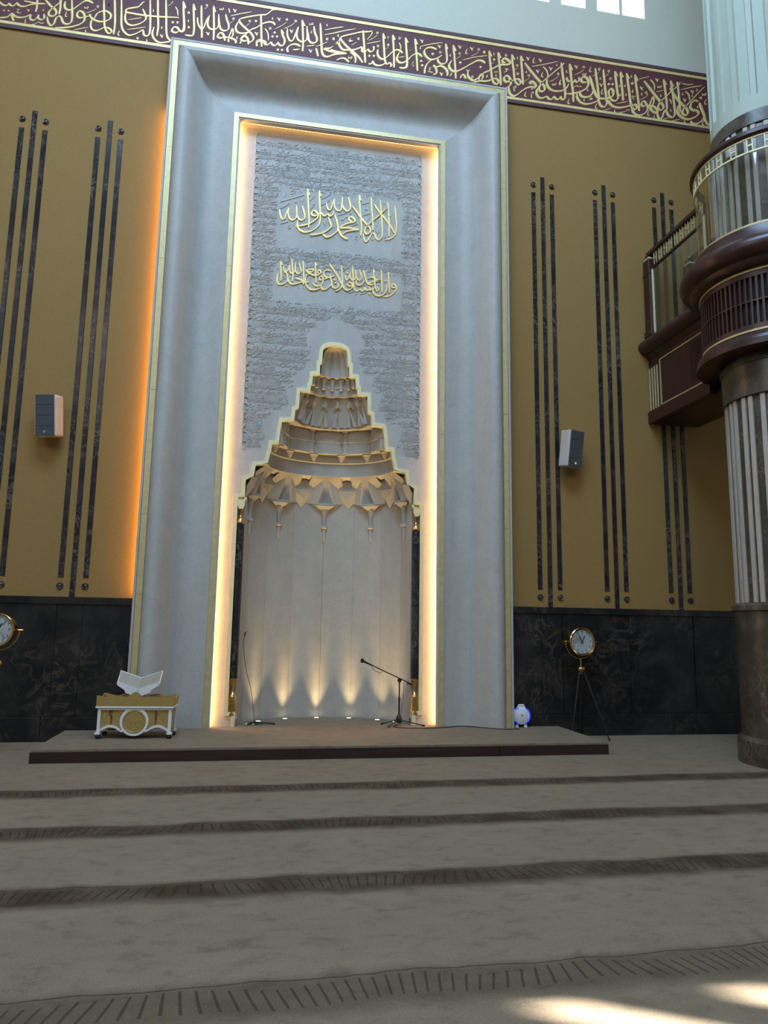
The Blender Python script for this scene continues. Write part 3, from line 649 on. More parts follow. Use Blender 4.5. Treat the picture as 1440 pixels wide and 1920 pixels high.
STROKES_P = """
m31:-897,7677 -887,7600 -856,7532 -820,7544 -794,7627 -762,7726
m35:-758,7710 -770,7646 -749,7560 -697,7532 -655,7564 -637,7631 -647,7772
m35:-639,7631 -612,7570 -560,7544 -518,7589 -528,7676 -561,7783
m37:-490,8070 -477,7912 -464,7716 -451,7559 -455,7433
m24:-486,8059 -471,8009 -457,7963
m39:-323,7662 -374,7638 -418,7664 -391,7723 -346,7707 -319,7655 -336,7596 -414,7523 -514,7471 -643,7432
m37:-313,8069 -301,7895 -289,7738 -284,7580 -310,7482 -395,7399 -496,7356 -576,7378 -622,7436 -618,7539
m24:-309,8058 -295,8008 -281,7970
m35:-323,7668 -265,7693 -242,7663 -206,7659 -170,7705
m35:-170,7703 -147,7666 -103,7680 -83,7748
m38:-161,7642 -137,7574 -112,7506 -148,7445 -234,7379 -335,7340 -429,7317
m40:-6,7507 -23,7428 -102,7348 -181,7315 -234,7357
m31:-201,7876 -172,7776 -128,7772 -101,7881 -70,7957
m35:-70,7945 -78,7860 -39,7783 5,7771 37,7810 48,8004
n18:-895,7811 -731,7880 -537,7968
n16:-890,7694 -813,7751 -764,7796
o11:-758,7805 -763,7793 -773,7792 -778,7802 -774,7814 -763,7815
n16:-874,7453 -761,7502
n15:-461,7875 -405,7930
o11:-381,7965 -385,7953 -396,7952 -401,7962 -396,7974 -386,7975
n15:-450,7733 -386,7797
o11:-377,7836 -382,7824 -392,7823 -397,7834 -392,7845 -382,7847
n15:-273,7939 -185,7990 -128,8046
o11:-127,8074 -132,8062 -142,8061 -148,8071 -143,8083 -133,8084
n15:-277,7827 -175,7895
o11:-153,7929 -158,7917 -168,7916 -173,7926 -169,7938 -158,7939
n23:-749,7990 -714,8023 -671,8021
n23:-748,7964 -705,7970 -670,8011
n20:-857,7952 -840,7935 -831,7909
n15:-831,7909 -824,7942 -812,7956
n20:-586,7892 -569,7875 -560,7849
n15:-560,7849 -554,7882 -541,7896
n20:-424,8080 -407,8063 -398,8037
n15:-398,8037 -391,8070 -378,8085
n20:-232,7556 -215,7539 -206,7514
n15:-206,7514 -200,7546 -187,7560
n15:-681,7850 -673,7825 -658,7837 -657,7849
n15:-657,7838 -646,7829 -637,7841 -639,7861
n17:-703,7673 -709,7649 -696,7644
n16:-685,7487 -692,7462 -679,7458
n17:-232,7796 -239,7771 -226,7766
n17:-233,8067 -239,8042 -226,8038
n17:-67,7523 -73,7498 -60,7493
n17:-610,8054 -583,8034 -575,7999
n16:-727,7455 -755,7428 -722,7409 -757,7381
m37:50,7876 74,7815 127,7780 171,7818 173,7884 136,8016
m40:205,7624 160,7634 159,7680 203,7688 247,7645 235,7610 176,7595 95,7553 23,7489 111,7500 208,7503 312,7500
m37:312,7492 216,7473 120,7437 69,7393
m41:-64,7702 -24,7572 1,7456 33,7387 86,7338 145,7319
m36:307,8070 318,7894 338,7696 352,7538 344,7394
m25:311,8062 323,8016 338,7977
m39:199,7871 268,7792 345,7689 422,7603 484,7538 486,7475 440,7436 402,7463 416,7530 474,7609 548,7690 644,7790 756,7917
m36:496,8054 507,7878 525,7679 532,7512
m38:636,8032 650,7896 665,7696 675,7537 673,7425 629,7367 583,7391 552,7457 515,7454 479,7378 435,7312 397,7353 384,7439
m39:543,7947 621,7836 698,7749 775,7654 837,7565 872,7501
m35:754,8006 772,7830 783,7630 782,7438
m35:870,7956 883,7804 897,7644 887,7515 839,7427 726,7372
n18:-19,7692 113,7752
n19:355,7923 467,7974
n19:374,7741 486,7791
n18:192,7543 302,7596
n15:100,7667 188,7726
o11:190,7756 185,7744 175,7743 169,7754 174,7765 184,7767
n20:180,8071 197,8054 206,8028
n15:206,8028 213,8061 226,8076
n20:375,8060 392,8043 402,8017
n16:402,8017 408,8050 422,8065
n20:416,7703 433,7686 442,7660
n15:442,7660 449,7693 462,7708
n20:581,7512 598,7494 607,7468
n15:607,7468 614,7501 628,7516
n20:780,7817 797,7800 807,7773
n16:807,7773 814,7807 827,7821
n15:44,8071 52,8046 66,8058 68,8071
n15:68,8060 79,8050 89,8063 87,8083
n16:393,7864 401,7839 415,7851 417,7864
n16:417,7853 428,7843 438,7855 436,7876
n15:32,7651 40,7627 55,7638 56,7651
n15:56,7640 67,7630 77,7642 75,7663
n17:-3,7903 -10,7878 3,7873
n17:238,7958 231,7933 244,7928
n17:258,7705 251,7681 265,7676
n17:597,7627 590,7602 604,7597
n17:726,7575 719,7550 733,7545
n17:559,8057 552,8032 566,8027
n17:704,8011 697,7986 711,7981
n17:205,7413 198,7388 212,7383
o11:539,7362 533,7349 522,7348 516,7359 522,7371 533,7373
o11:737,7425 731,7412 720,7411 714,7422 720,7435 731,7436
n18:-44,8089 -17,8044 -9,7997
n17:262,7385 296,7389 259,7349 308,7335
m31:-852,6855 -844,6741 -836,6627 -836,6539
m22:-849,6847 -838,6818 -827,6789
m32:-873,6661 -888,6599 -889,6530 -866,6485 -803,6492 -748,6536 -737,6599 -760,6673 -776,6733
m34:-736,6600 -723,6547 -682,6504 -612,6516 -527,6551 -420,6560
m37:-632,6603 -571,6594 -506,6570 -456,6556
m26:-806,6776 -797,6708 -774,6672 -747,6705 -708,6809
m30:-714,6786 -720,6716 -688,6672 -653,6683 -630,6737 -637,6840
m30:-628,6734 -610,6688 -574,6680 -542,6720 -556,6772 -573,6847
m31:-686,6904 -674,6759 -662,6646 -664,6546
m31:-520,6892 -508,6739 -500,6586 -504,6509
m34:-476,6735 -433,6761 -361,6763 -389,6725 -447,6729
m34:-476,6741 -417,6701 -359,6677 -294,6683 -250,6728 -268,6771 -294,6747 -287,6709
m33:-417,6701 -466,6651 -478,6573 -454,6498 -395,6450 -323,6450 -245,6486
m31:-336,6897 -329,6758 -318,6644 -315,6560
m22:-334,6889 -322,6860 -312,6837
m33:-213,6624 -256,6614 -272,6641 -250,6673 -217,6655 -218,6568 -267,6517 -332,6518 -370,6562
m34:-101,6775 -159,6784 -201,6741 -193,6688 -134,6662 -40,6701
m30:-213,6624 -134,6660
m34:-118,6727 -97,6652 -83,6584 -108,6526 -172,6473 -223,6472 -239,6529
m33:-81,6592 -72,6530 -28,6504 16,6533 10,6594
m35:-126,6885 -65,6810 3,6709 67,6592 110,6535
n16:-808,6829 -724,6869
n16:-809,6850 -732,6887
n16:-637,6633 -538,6670
n16:-477,6788 -370,6823
n15:-473,6885 -416,6903
n16:-292,6855 -148,6902
n17:-43,6801 36,6841
n15:-231,6769 -182,6813
o10:-158,6850 -163,6839 -173,6838 -178,6848 -174,6860 -163,6861
n15:-813,6568 -764,6593
n19:-793,6809 -777,6793 -767,6768
n15:-767,6768 -761,6799 -749,6813
n19:-262,6837 -246,6820 -236,6795
n15:-236,6795 -230,6826 -217,6840
n20:-67,6889 -51,6872 -41,6847
n15:-41,6847 -35,6879 -22,6893
n16:-798,6638 -804,6614 -791,6610
n16:-702,6628 -708,6604 -695,6599
n16:-572,6494 -579,6470 -566,6466
n16:-494,6491 -500,6467 -487,6462
n16:-398,6654 -405,6630 -392,6625
n16:-881,6755 -887,6731 -874,6727
n16:-391,6878 -397,6854 -384,6850
n19:-743,6530 -759,6487 -752,6465 -734,6472
n17:8,6787 38,6759 41,6721
d22:-61,6634 -39,6658 -17,6639 -38,6615
d22:-48,6589 -27,6613 -5,6594 -26,6570
m33:60,6882 70,6759 84,6644 69,6533 26,6482 -24,6461
m34:78,6597 98,6529 150,6491 201,6508 229,6543 224,6604 184,6618 159,6581 192,6561 225,6572
m29:115,6725 139,6656 168,6674 209,6797
m30:202,6781 193,6710 227,6665 270,6677 284,6727 278,6828
m30:286,6727 315,6682 352,6674 374,6713 361,6766 341,6835
m33:229,6893 240,6738 250,6584 267,6516 311,6496 355,6531
m32:355,6530 377,6503 414,6522 420,6570
m32:420,6569 443,6525 487,6531 509,6541 486,6577
m33:491,6530 546,6543 575,6587
m34:548,6880 561,6772 574,6657 583,6580 613,6527 637,6554 605,6588
m23:551,6873 563,6843 575,6821
m35:465,6711 513,6736 550,6738 603,6705 659,6701 566,6678 485,6638
m35:396,6841 416,6757 440,6681 471,6630 530,6619 574,6641
m33:425,6680 382,6612 324,6590 287,6617 292,6681
m34:671,6870 677,6745 686,6629 688,6513
m35:746,6628 763,6575 733,6500 652,6449 585,6462 547,6514 553,6561
m34:780,6851 789,6718 798,6602 800,6516
m35:903,6613 858,6607 835,6628 857,6661 895,6649 907,6582 845,6496 771,6457 704,6447
d23:129,6765 150,6789 173,6770 151,6746
d23:715,6699 737,6723 759,6703 737,6679
d23:474,6467 495,6491 518,6472 496,6448
n17:118,6616 176,6638
n16:180,6453 253,6484
n17:356,6448 466,6494
n15:377,6858 436,6884
n15:452,6815 518,6850
n15:705,6843 757,6864
n15:361,6584 427,6610
n15:91,6800 163,6862
o11:184,6876 179,6865 169,6863 164,6874 169,6885 179,6886
n15:-40,6801 32,6840
n20:460,6794 477,6777 486,6752
n15:486,6752 493,6784 506,6798
n20:586,6792 603,6775 612,6750
n15:612,6750 619,6782 632,6796
n20:-64,6885 -48,6868 -38,6843
n15:-38,6843 -32,6875 -19,6889
n15:279,6893 287,6869 301,6880 303,6893
n15:303,6882 313,6872 323,6884 322,6904
n16:88,6477 81,6454 94,6449
n17:304,6476 297,6453 310,6448
n17:483,6892 476,6868 490,6863
n17:636,6651 629,6626 643,6622
"""
# ------------------------------------------------------------------ the hall
YW = .228; HP = .139; RX = 12.5; RB = -20.0; RZ = 16.0
struct('floor', MB().box(-RX, RX, RB, 1.6, -.2, 0), 'carpet')
WH = 2.30; WZ = 9.70         # the opening behind the stone portal
SILL = 11.87; WTOP = 15.0
PANES = [(3.02, 3.41), (3.63, 4.06), (4.28, 4.68), (4.74, 5.15)]
SUN_PANES = [(-12.28, -11.84), (-11.42, -10.98)]; FSILL, FTOP = 12.1, 13.1; TW = .12  # far pair: unseen openings, placed and sized to throw the sun patches on the carpet
wf = struct('wall_front', MB().box(-RX, -WH, YW, YW + .42, 0, WZ).box(WH, RX, YW, YW + .42, 0, WZ).box(-RX, RX, YW, YW + .42, WZ, 10.9), 'ochre')
up = MB().box(-RX, RX, YW, YW + TW, 10.9, SILL).box(-RX, RX, YW, YW + TW, WTOP, RZ)
xs = [-RX] + [q for p in SUN_PANES + PANES for q in p] + [RX]
for i in range(0, len(xs), 2): up.box(xs[i], xs[i + 1], YW, YW + TW, SILL, WTOP)
for a, b in SUN_PANES: up.box(a, b, YW, YW + TW, SILL, FSILL).box(a, b, YW, YW + TW, FTOP, WTOP)
struct('upper_wall', up, 'white_wall', wf)
MB().box(-2.7, -WH, YW + .42, 1.9, 0, 10.2).box(WH, 2.7, YW + .42, 1.9, 0, 10.2).box(-WH, WH, 1.6, 1.9, 0, 10.2).box(-WH, WH, YW + .42, 1.6, 9.9, 10.2).build('niche_sun_block', 'room', wf)  # unseen shell behind the niche, added to keep sun from leaking in
struct('wall_left', MB().box(-RX - .3, -RX, RB, YW, 0, RZ), 'room')
struct('wall_right', MB().box(RX, RX + .3, RB, YW, 0, RZ), 'room')
struct('wall_back', MB().box(-RX, RX, RB - .3, RB, 0, RZ), 'room')
struct('ceiling', MB().box(-RX - .3, RX + .3, RB - .3, YW + .42, RZ, RZ + .3), 'room')
for i, (a, b) in enumerate(PANES + SUN_PANES):
    z0, z1 = (FSILL, FTOP) if (a, b) in SUN_PANES else (SILL, WTOP); y0 = YW + .06
    w = MB().box(a, a + .02, y0, y0 + .05, z0, z1).box(b - .02, b, y0, y0 + .05, z0, z1).box(a + .02, b - .02, y0, y0 + .05, z0, z0 + .025)
    wo = struct('window_%d' % (i + 1), w, 'column_white')
    MB().box(a + .02, b - .02, y0 + .02, y0 + .028, z0 + .025, z1).build('pane', 'window_glass', wo)
# marble strips and studs let into the ochre wall
def strip_mesh(z0, z1):
    m = MB(); w = .036
    return m.add([(-w, 0, z0), (w, 0, z0), (w, 0, z1), (-w, 0, z1), (-w + .006, -.012, z0 + .006), (w - .006, -.012, z0 + .006), (w - .006, -.012, z1 - .006), (-w + .006, -.012, z1 - .006)],
                 [(4, 5, 6, 7), (0, 1, 5, 4), (1, 2, 6, 5), (2, 3, 7, 6), (3, 0, 4, 7)])
GX = [-4.38, -3.36, 3.23, 4.28, 5.32]
first = {}
for gi, gx in enumerate(GX):
    for dx, kind in ((-.155, 's'), (0, 'l'), (.155, 's')):
        loc = (gx + dx, YW, 0)
        if kind not in first:
            first[kind] = strip_mesh(*((2.06, 8.36) if kind == 's' else (1.81, 8.64))).build('marble_strip', 'marble_strip', wf); first[kind].location = loc
        else: share(first[kind], wf, loc)
    for dx in (-.155, .155):
        for z in (1.95, 8.49):
            if 'stud' not in first:
                pr = [(.044, 0), (.044, .012), (.038, .02), (.026, .016), (.018, .022), (.001, .026)]
                m = MB().lathe(pr, n=16); m.v = [(x, -z2, y) for x, y, z2 in m.v]
                first['stud'] = m.build('stud', 'marble_strip', wf, smooth=True); first['stud'].location = (gx + dx, YW, z)
            else: share(first['stud'], wf, (gx + dx, YW, z))
# black marble wainscot
wa = struct('trim_1', MB().box(-RX, -2.3, YW - .05, YW, 1.715, 1.807).box(2.3, RX, YW - .05, YW, 1.715, 1.807), 'marble')
def edges(lo, hi, centres):
    e = [lo]
    for c in centres: e += [c - .16, c + .16]
    return e + [hi]
rows = [edges(-9.0, -2.3, [-8.45, -7.4, -6.4, -5.4, -4.38, -3.36]), edges(2.3, 9.5, [3.23, 4.28, 5.32, 6.36, 7.4, 8.45])]
for e in rows:
    for a, b in zip(e[:-1], e[1:]):
        d = .026 if b - a < .4 else .034
        MB().box(a + .003, b - .003, YW - d, YW, .305, 1.712).build('marble_slab', 'marble', wa, bevel=.003)
    x = e[0]
    while x < e[-1] - .1:
        b = min(x + 1.35, e[-1]); MB().box(x + .003, b - .003, YW - .045, YW, 0, .30).build('marble_slab', 'marble', wa, bevel=.004); x = b
# prayer platform
pf = thing('low_platform', 'low carpeted platform with dark mahogany front edge below the tall stone portal', 'platform', (0, 0, 0))
MB().box(-3.28, 3.27, -1.27, YW - .06, 0, HP - .02).box(-2.28, 2.28, YW - .06, 1.5, 0, HP - .02).build('base', 'mahogany_h', pf)
pt = MB().box(-3.30, 3.285, -1.285, YW - .055, HP - .025, HP).box(-2.28, 2.28, YW - .055, 1.5, HP - .025, HP); pt.build('carpet_top', 'carpet_plain', pf)
for a, b in ((-3.31, -.46), (-.455, 1.9), (1.905, 3.292)):
    MB().box(a, b, -1.298, -1.272, 0, HP - .022).build('fascia_board', 'mahogany_h', pf, bevel=.003)
for x in (-3.306, 3.262): MB().box(x, x + .028, -1.27, YW - .055, 0, HP - .022).build('fascia_board', 'mahogany_h', pf, bevel=.003)
# ------------------------------------------------------------------ calligraphy strokes
def smooth_pts(P, sub):
    if len(P) < 3: 
        a, b = P; return [(a[0] + (b[0] - a[0]) * i / 3, a[1] + (b[1] - a[1]) * i / 3) for i in range(4)]
    out = []
    for i in range(len(P) - 1):
        p0 = P[max(i - 1, 0)]; p1 = P[i]; p2 = P[i + 1]; p3 = P[min(i + 2, len(P) - 1)]
        for k in range(sub):
            t = k / sub; t2 = t * t; t3 = t2 * t
            out.append(tuple(.5 * (2 * p1[j] + (p2[j] - p0[j]) * t + (2 * p0[j] - 5 * p1[j] + 4 * p2[j] - p3[j]) * t2 + (3 * p1[j] - p0[j] - 3 * p2[j] + p3[j]) * t3) for j in (0, 1)))
    return out + [P[-1]]
def parse(txt):
    r = []
    for l in txt.strip().split('\n'):
        h, p = l.split(':'); r.append((h[0], int(h[1:]) / 1000, [tuple(int(q) / 1000 for q in c.split(',')) for c in p.split()]))
    return r
NIB = math.radians(48)
def stroke(mb, st, y0, th, sub=3, scale=1, off=(0, 0), src=(0, 0), wmul=1.0):
    k, w, P = st; w *= scale * wmul
    P = [((a - src[0]) * scale + off[0], (b - src[1]) * scale + off[1]) for a, b in P]
    if k == 'd':
        cx = sum(p[0] for p in P) / 4; cz = sum(p[1] for p in P) / 4
        mb.add([(a, y0, b) for a, b in P] + [(cx + (a - cx) * .75, y0 - th, cz + (b - cz) * .75) for a, b in P], [(4, 5, 6, 7)] + [(i, (i + 1) % 4, (i + 1) % 4 + 4, i + 4) for i in range(4)]); return
    if k == 'o': P = P + [P[0]]
    Q = smooth_pts(P, sub if k != 'n' else max(2, sub - 1)); n = len(Q); v = []; f = []
    for i, (a, b) in enumerate(Q):
        c = Q[min(i + 1, n - 1)]; d = Q[max(i - 1, 0)]; dx, dz = c[0] - d[0], c[1] - d[1]; L = math.hypot(dx, dz) or 1e-6
        ang = math.atan2(dz, dx); ww = w * (.40 + .62 * abs(math.sin(ang - NIB))) if k != 'o' else w
        e = min(i, n - 1 - i) / (n - 1)
        if k == 'm': ww *= min(1, .55 + e * 5)
        if k == 'n': ww *= min(1, .6 + e * 4)
        h = ww / 2; px, pz = -dz / L * h, dx / L * h
        v += [(a + px, y0, b + pz), (a + px * .68, y0 - th, b + pz * .68), (a - px * .68, y0 - th, b - pz * .68), (a - px, y0, b - pz)]
    for i in range(n - 1):
        q = i * 4
        for j in range(3): f.append((q + j, q + j + 1, q + j + 5, q + j + 4))
    f += [(0, 3, 2, 1), (n * 4 - 4, n * 4 - 3, n * 4 - 2, n * 4 - 1)]
    mb.add(v, f)
SB = parse(STROKES_B); SP = parse(STROKES_P)
fz = thing('calligraphy_frieze', 'long plum frieze of gold Arabic calligraphy running above the ochre wall', 'frieze', (0, 0, 0))
X0, X1 = -8.2, 9.0
MB().box(X0, X1, YW - .013, YW - .001, 9.932, 10.915).build('board', 'plum', fz)
for z0, z1, nm, mt, d in ((10.915, 10.975, 'border_moulding', 'plum_border', .03), (9.868, 9.932, 'border_moulding', 'plum_border', .03), (10.862, 10.914, 'gold_line', 'gold_letter', .022), (9.933, 9.981, 'gold_line', 'gold_letter', .022)):
    MB().box(X0, X1, YW - d, YW - .002, z0, z1).build(nm, mt, fz, bevel=.003)
vm = MB()
for i, st in enumerate(SB):
    if st[0] == 'm':
        mb = MB(); stroke(mb, st, YW - .012, .010 + .00035 * (i % 11), 4); mb.build('letter_stroke', 'gold_letter', fz, fix=False)
    else: stroke(vm, st, YW - .012, .0075 + .0003 * (i % 7), 3)
vm.build('vowel_marks', 'gold_letter', fz, fix=False, kind='stuff')
# ------------------------------------------------------------------ the stone portal (mihrab)
mh = thing('mihrab_portal', 'tall pale stone prayer niche portal with gold trim and lit inner panel', 'mihrab', (0, 0, 0))
PW = 2.57; PZ = 9.947; KZ = .9436
prof = [(0, .13), (0, 0), (.03, 0), (.032, .025), (.118, .025), (.12, .0), (.15, -.045), (.19, -.075), (.24, -.085), (.29, -.06), (.34, .0), (.39, .085), (.44, .17), (.50, .245), (.57, .295), (.65, .315), (.74, .308), (.84, .285), (.935, .262), (.94, .25), (1.035, .25), (1.035, .33), (.80, .36), (.46, .33), (.24, .135)]
def jamb_ring(side, top):
    return [(side * (-PW + s), y, (PZ - s * KZ) if top else HP) for s, y in prof]
for sd in (1, -1):
    MB().loft([jamb_ring(sd, False), jamb_ring(sd, True)]).build('stone_jamb', 'stone', mh, smooth=True)
MB().loft([jamb_ring(1, True), jamb_ring(-1, True)]).build('stone_lintel', 'stone', mh, smooth=True)
def frame_strip(name, s0, s1, y0, y1, mat, cuts):
    for sd in (1, -1):
        zz = [HP + .002] + cuts + [None]
        for a, b in zip(zz[:-1], zz[1:]):
            r0 = [(sd * (-PW + s), y, a + (.002 if a > 1 else 0)) for s, y in ((s0, y0), (s1, y0), (s1, y1), (s0, y1))]
            r1 = [(sd * (-PW + s), y, (PZ - s * KZ) if b is None else b - .002) for s, y in ((s0, y0), (s1, y0), (s1, y1), (s0, y1))]
            MB().loft([r0, r1]).build(name, mat, mh)
    e = [[(sg * (-PW + s), y, PZ - s * KZ) for s, y in ((s0, y0), (s1, y0), (s1, y1), (s0, y1))] for sg in (1, -1)]
    MB().loft(e).build(name, mat, mh)
frame_strip('gold_trim', .036, .114, .004, .026, 'gold', [1.85, 2.9, 4.6, 6.5, 8.2])
frame_strip('gold_frame', .942, 1.012, .236, .252, 'gold', [1.85, 4.3, 6.6])
# hidden strip lights: behind the inner frame, and behind the left edge washing the ochre wall
IX = PW - 1.035
for sd in (1, -1):
    MB().box(*sorted((sd * (IX + .035), sd * (IX + .065))), .372, .386, HP + .02, 8.98).build('strip_light', 'led_panel', mh)
MB().box(-IX, IX, .372, .386, PZ - 1.035 * KZ + .035, PZ - 1.035 * KZ + .065).build('strip_light', 'led_panel', mh, label='dim strip light along the top of the panel').data.materials[0] = glow('warm_led_top', (1, .55, .2), 4)
MB().box(-2.535, -2.515, .155, .175, 1.85, 8.9).build('strip_light', 'led_wall', mh, label='amber strip light behind the left edge')
# back panel with the stepped opening
OUT = [(0, 5.647), (.06, 5.645), (.11, 5.637), (.16, 5.612), (.197, 5.587), (.222, 5.545), (.235, 5.498), (.243, 5.348), (.270, 5.344), (.271, 5.182), (.364, 5.172), (.376, 5.008), (.395, 5.0), (.399, 4.913), (.548, 4.907), (.559, 4.639), (.608, 4.609), (.617, 4.461), (.778, 4.445), (.792, 4.399), (.812, 4.25), (.825, 4.106), (.917, 4.098), (.927, 3.973), (.95, 3.88), (.965, 3.794), (1.133, 3.77), (1.156, 3.598), (1.269, 3.536), (1.268, 3.31), (1.364, 3.30), (1.364, .275), (1.268, .275), (1.268, HP)]
def inset(P, d):
    r = []
    for i, p in enumerate(P):
        a = P[i - 1] if i else (-P[1][0], P[1][1]); b = P[i + 1] if i < len(P) - 1 else (p[0], p[1] - 1)
        n1 = Vector((p[0] - a[0], p[1] - a[1])).normalized(); n2 = Vector((b[0] - p[0], b[1] - p[1])).normalized()
        m = (Vector((n1.y, -n1.x)) + Vector((n2.y, -n2.x))); m = m.normalized() / max(.5, m.normalized().dot(Vector((n1.y, -n1.x))))
        r.append((p[0] + m.x * d, p[1] + m.y * d))
    return r
INN = inset(OUT, .054); INN[0] = (0, INN[0][1])
YP = .43
mid = inset(OUT, .03); mid[0] = (0, mid[0][1])
for sd in (1, -1):
    poly = [(sd * a, b) for a, b in mid] + [(sd * 1.72, HP), (sd * 1.72, 9.25), (0, 9.25)]
    MB().prism(poly, lambda a, b, t: (a, t, b), YP, YP + .10).build('stone_panel', 'stone', mh)
    n = len(OUT); v = []; f = []
    for (a, b), (c, d) in zip(OUT, INN): v += [(sd * a, YP - .002, b), (sd * a, YP - .03, b), (sd * c, YP - .03, d), (sd * c, YP + .05, d)]
    for i in range(n - 1):
        for j in range(3): f.append((i * 4 + j, i * 4 + j + 1, i * 4 + j + 5, i * 4 + j + 4))
    MB().add(v, f).build('gold_arch_outline', 'gold_pale', mh)
# niche: plan half ellipse
YC = .47
def E(a, phi, z, b=None):
    b = min(.90, a * .74) if b is None else b
    return (a * math.cos(phi), YC + b * math.sin(phi), z)
NF = 8
for k in range(NF):
    g = .0010; p0 = PI * k / NF + g; p1 = PI * (k + 1) / NF - g
    r0 = [(1.215 * math.cos(a) * kk, .54 + .83 * math.sin(a) * kk, HP) for a, kk in ((p0, 1), (p1, 1), (p1, 1.035), (p0, 1.035))]
    MB().loft([r0, [(x, y, 3.56) for x, y, z in r0]]).build('stone_slab', 'niche', mh)
bk = MB().lathe([(1.255, HP), (1.255, 3.55)], n=40, a1=PI, closed=False).build('niche_back', 'niche', mh); bk.data.transform(Matrix.Translation((0, .54, 0)) @ Matrix.Diagonal((1.003, .70, 1, 1)))
for sd in (1, -1):     # the corner rebates that hold the colonettes
    MB().box(*sorted((sd * 1.205, sd * 1.33)), YC + .075, YC + .12, HP, 3.32).box(*sorted((sd * 1.31, sd * 1.36)), YP + .01, YC + .12, HP, 3.34).build('rebate', 'stone', mh)
# muqarnas tiers: rings that step inwards
def ring(name, prof, n=36, lobes=0, amp=0, mat='niche', phase=0):
    rings = []
    for a, z in prof:
        rg = []
        for j in range(n + 1):
            p = PI * j / n; k = 1
            if lobes: k = 1 - amp * abs(math.sin(lobes * p / 2 + phase)) / max(a, .1)
            rg.append(E(a * k, p, z))
        rings.append(rg)
    return MB().loft(rings, False, False).build(name, mat, mh, smooth=True)
ring('muqarnas_tier', [(1.26, 3.555), (1.09, 3.56), (1.09, 3.765), (.91, 3.77)])
ring('muqarnas_tier', [(.925, 3.757), (.905, 3.757), (.905, 3.775), (.915, 3.78), (.915, 3.955), (.895, 3.962), (.872, 3.97), (.872, 4.095), (.78, 4.10)], 40)
ring('muqarnas_tier', [(.80, 4.088), (.775, 4.088), (.772, 4.105), (.772, 4.25), (.755, 4.26), (.752, 4.42), (.765, 4.425), (.765, 4.445), (.60, 4.45)], 60, 10, .075)
ring('muqarnas_tier', [(.60, 4.44), (.575, 4.44), (.57, 4.47), (.55, 4.62), (.50, 4.78), (.46, 4.91), (.36, 4.915)], 48, 8, .035)
ring('muqarnas_tier', [(.37, 4.905), (.345, 4.905), (.34, 4.93), (.335, 5.02), (.315, 5.03), (.312, 5.165), (.225, 5.175)], 36)
ring('muqarnas_tier', [(.23, 5.17), (.215, 5.172), (.213, 5.33), (.205, 5.345), (.19, 5.45), (.17, 5.53), (.12, 5.575), (.05, 5.592), (.004, 5.596)], 54, 11, .025)
def cell(name, faces, verts, mat='niche'): return MB().add(verts, faces).build(name, mat, mh)
for k in range(5):     # five fan shaped corbels on the lowest tier, each over a boat shaped soffit and a half colonette
    pm = math.radians(18 + 36 * k); w = math.radians(13.5); P = lambda a, dp, z: E(a, pm + dp * w, z)
    lo = [P(1.19, -1, 3.36), P(1.09, -.5, 3.345), P(1.17, 0, 3.37), P(1.09, .5, 3.345), P(1.19, 1, 3.36)]
    hi = [P(1.08, -1.05, 3.66), P(1.09, -.75, 3.60), P(.985, -.25, 3.70), P(.985, .25, 3.70), P(1.09, .75, 3.60), P(1.08, 1.05, 3.66)]
    top = [P(.94, -1.0, 3.765), P(.94, 0, 3.765), P(.94, 1.0, 3.765)]
    v = lo + hi + top
    f = [(0, 6, 5), (0, 1, 6), (1, 7, 6), (1, 2, 7), (2, 8, 7), (2, 3, 8), (3, 9, 8), (3, 4, 9), (4, 10, 9), (5, 6, 11), (6, 7, 11), (7, 12, 11), (7, 8, 12), (8, 13, 12), (8, 9, 13), (9, 10, 13)]
    cell('muqarnas_corbel', f, v)
    b = [P(1.215, -1, 3.350), P(1.12, -.62, 3.325), P(1.03, 0, 3.315), P(1.12, .62, 3.325), P(1.215, 1, 3.350)]
    cell('boat_soffit', [(0, 1, 2, 3, 4), (5, 6, 7, 8, 9)] + [(i, (i + 1) % 5, (i + 1) % 5 + 5, i + 5) for i in range(5)], b + [(x, y, z + .035) for x, y, z in b])
    P2 = lambda a, dp, z: E(a, pm + dp * w, z)
    cell('boat_keel', [(0, 1, 2), (0, 2, 3), (1, 4, 2), (2, 4, 3)], [P2(1.19, -.55, 3.335), P2(1.205, 0, 3.22), P2(1.05, 0, 3.318), P2(1.19, .55, 3.335), P2(1.205, 0, 3.22)])
    c = E(1.20, pm, 0)
    MB().lathe([(.055, 3.27), (.045, 3.22), (.032, 3.16), (.03, 3.02), (.05, 3.01), (.05, 2.985), (.024, 2.975), (.022, 2.80), (.006, 2.76)], (c[0], c[1]), 12).build('hanging_drop', 'niche', mh, smooth=True)
for k in range(6):     # diamond pendants between the corbels
    pm = math.radians(36 * k) if 0 < k < 5 else math.radians(3 if k == 0 else 177); w = math.radians(5.5); P = lambda a, dp, z: E(a, pm + dp * w, z)
    v = [P(1.20, 0, 3.28), P(1.20, -1, 3.42), P(1.10, 0, 3.42), P(1.20, 1, 3.42), P(1.13, -1.5, 3.56), P(1.06, 0, 3.56), P(1.13, 1.5, 3.56)]
    cell('diamond_pendant', [(0, 1, 2), (0, 2, 3), (1, 4, 2), (2, 4, 5), (2, 5, 6), (2, 6, 3)], v)
for k in range(6):     # winged soffit pieces between the corbels
    pm = math.radians(max(4, min(176, 36 * k))); w = math.radians(9.5); P = lambda a, dp, z: E(a, pm + dp * w, z)
    v = [P(.93, -1.35, 3.762), P(.93, 1.35, 3.762), P(1.085, .95, 3.70), P(1.06, 0, 3.735), P(1.085, -.95, 3.70)]
    cell('winged_soffit', [(0, 1, 3), (1, 2, 3), (0, 3, 4)], v)
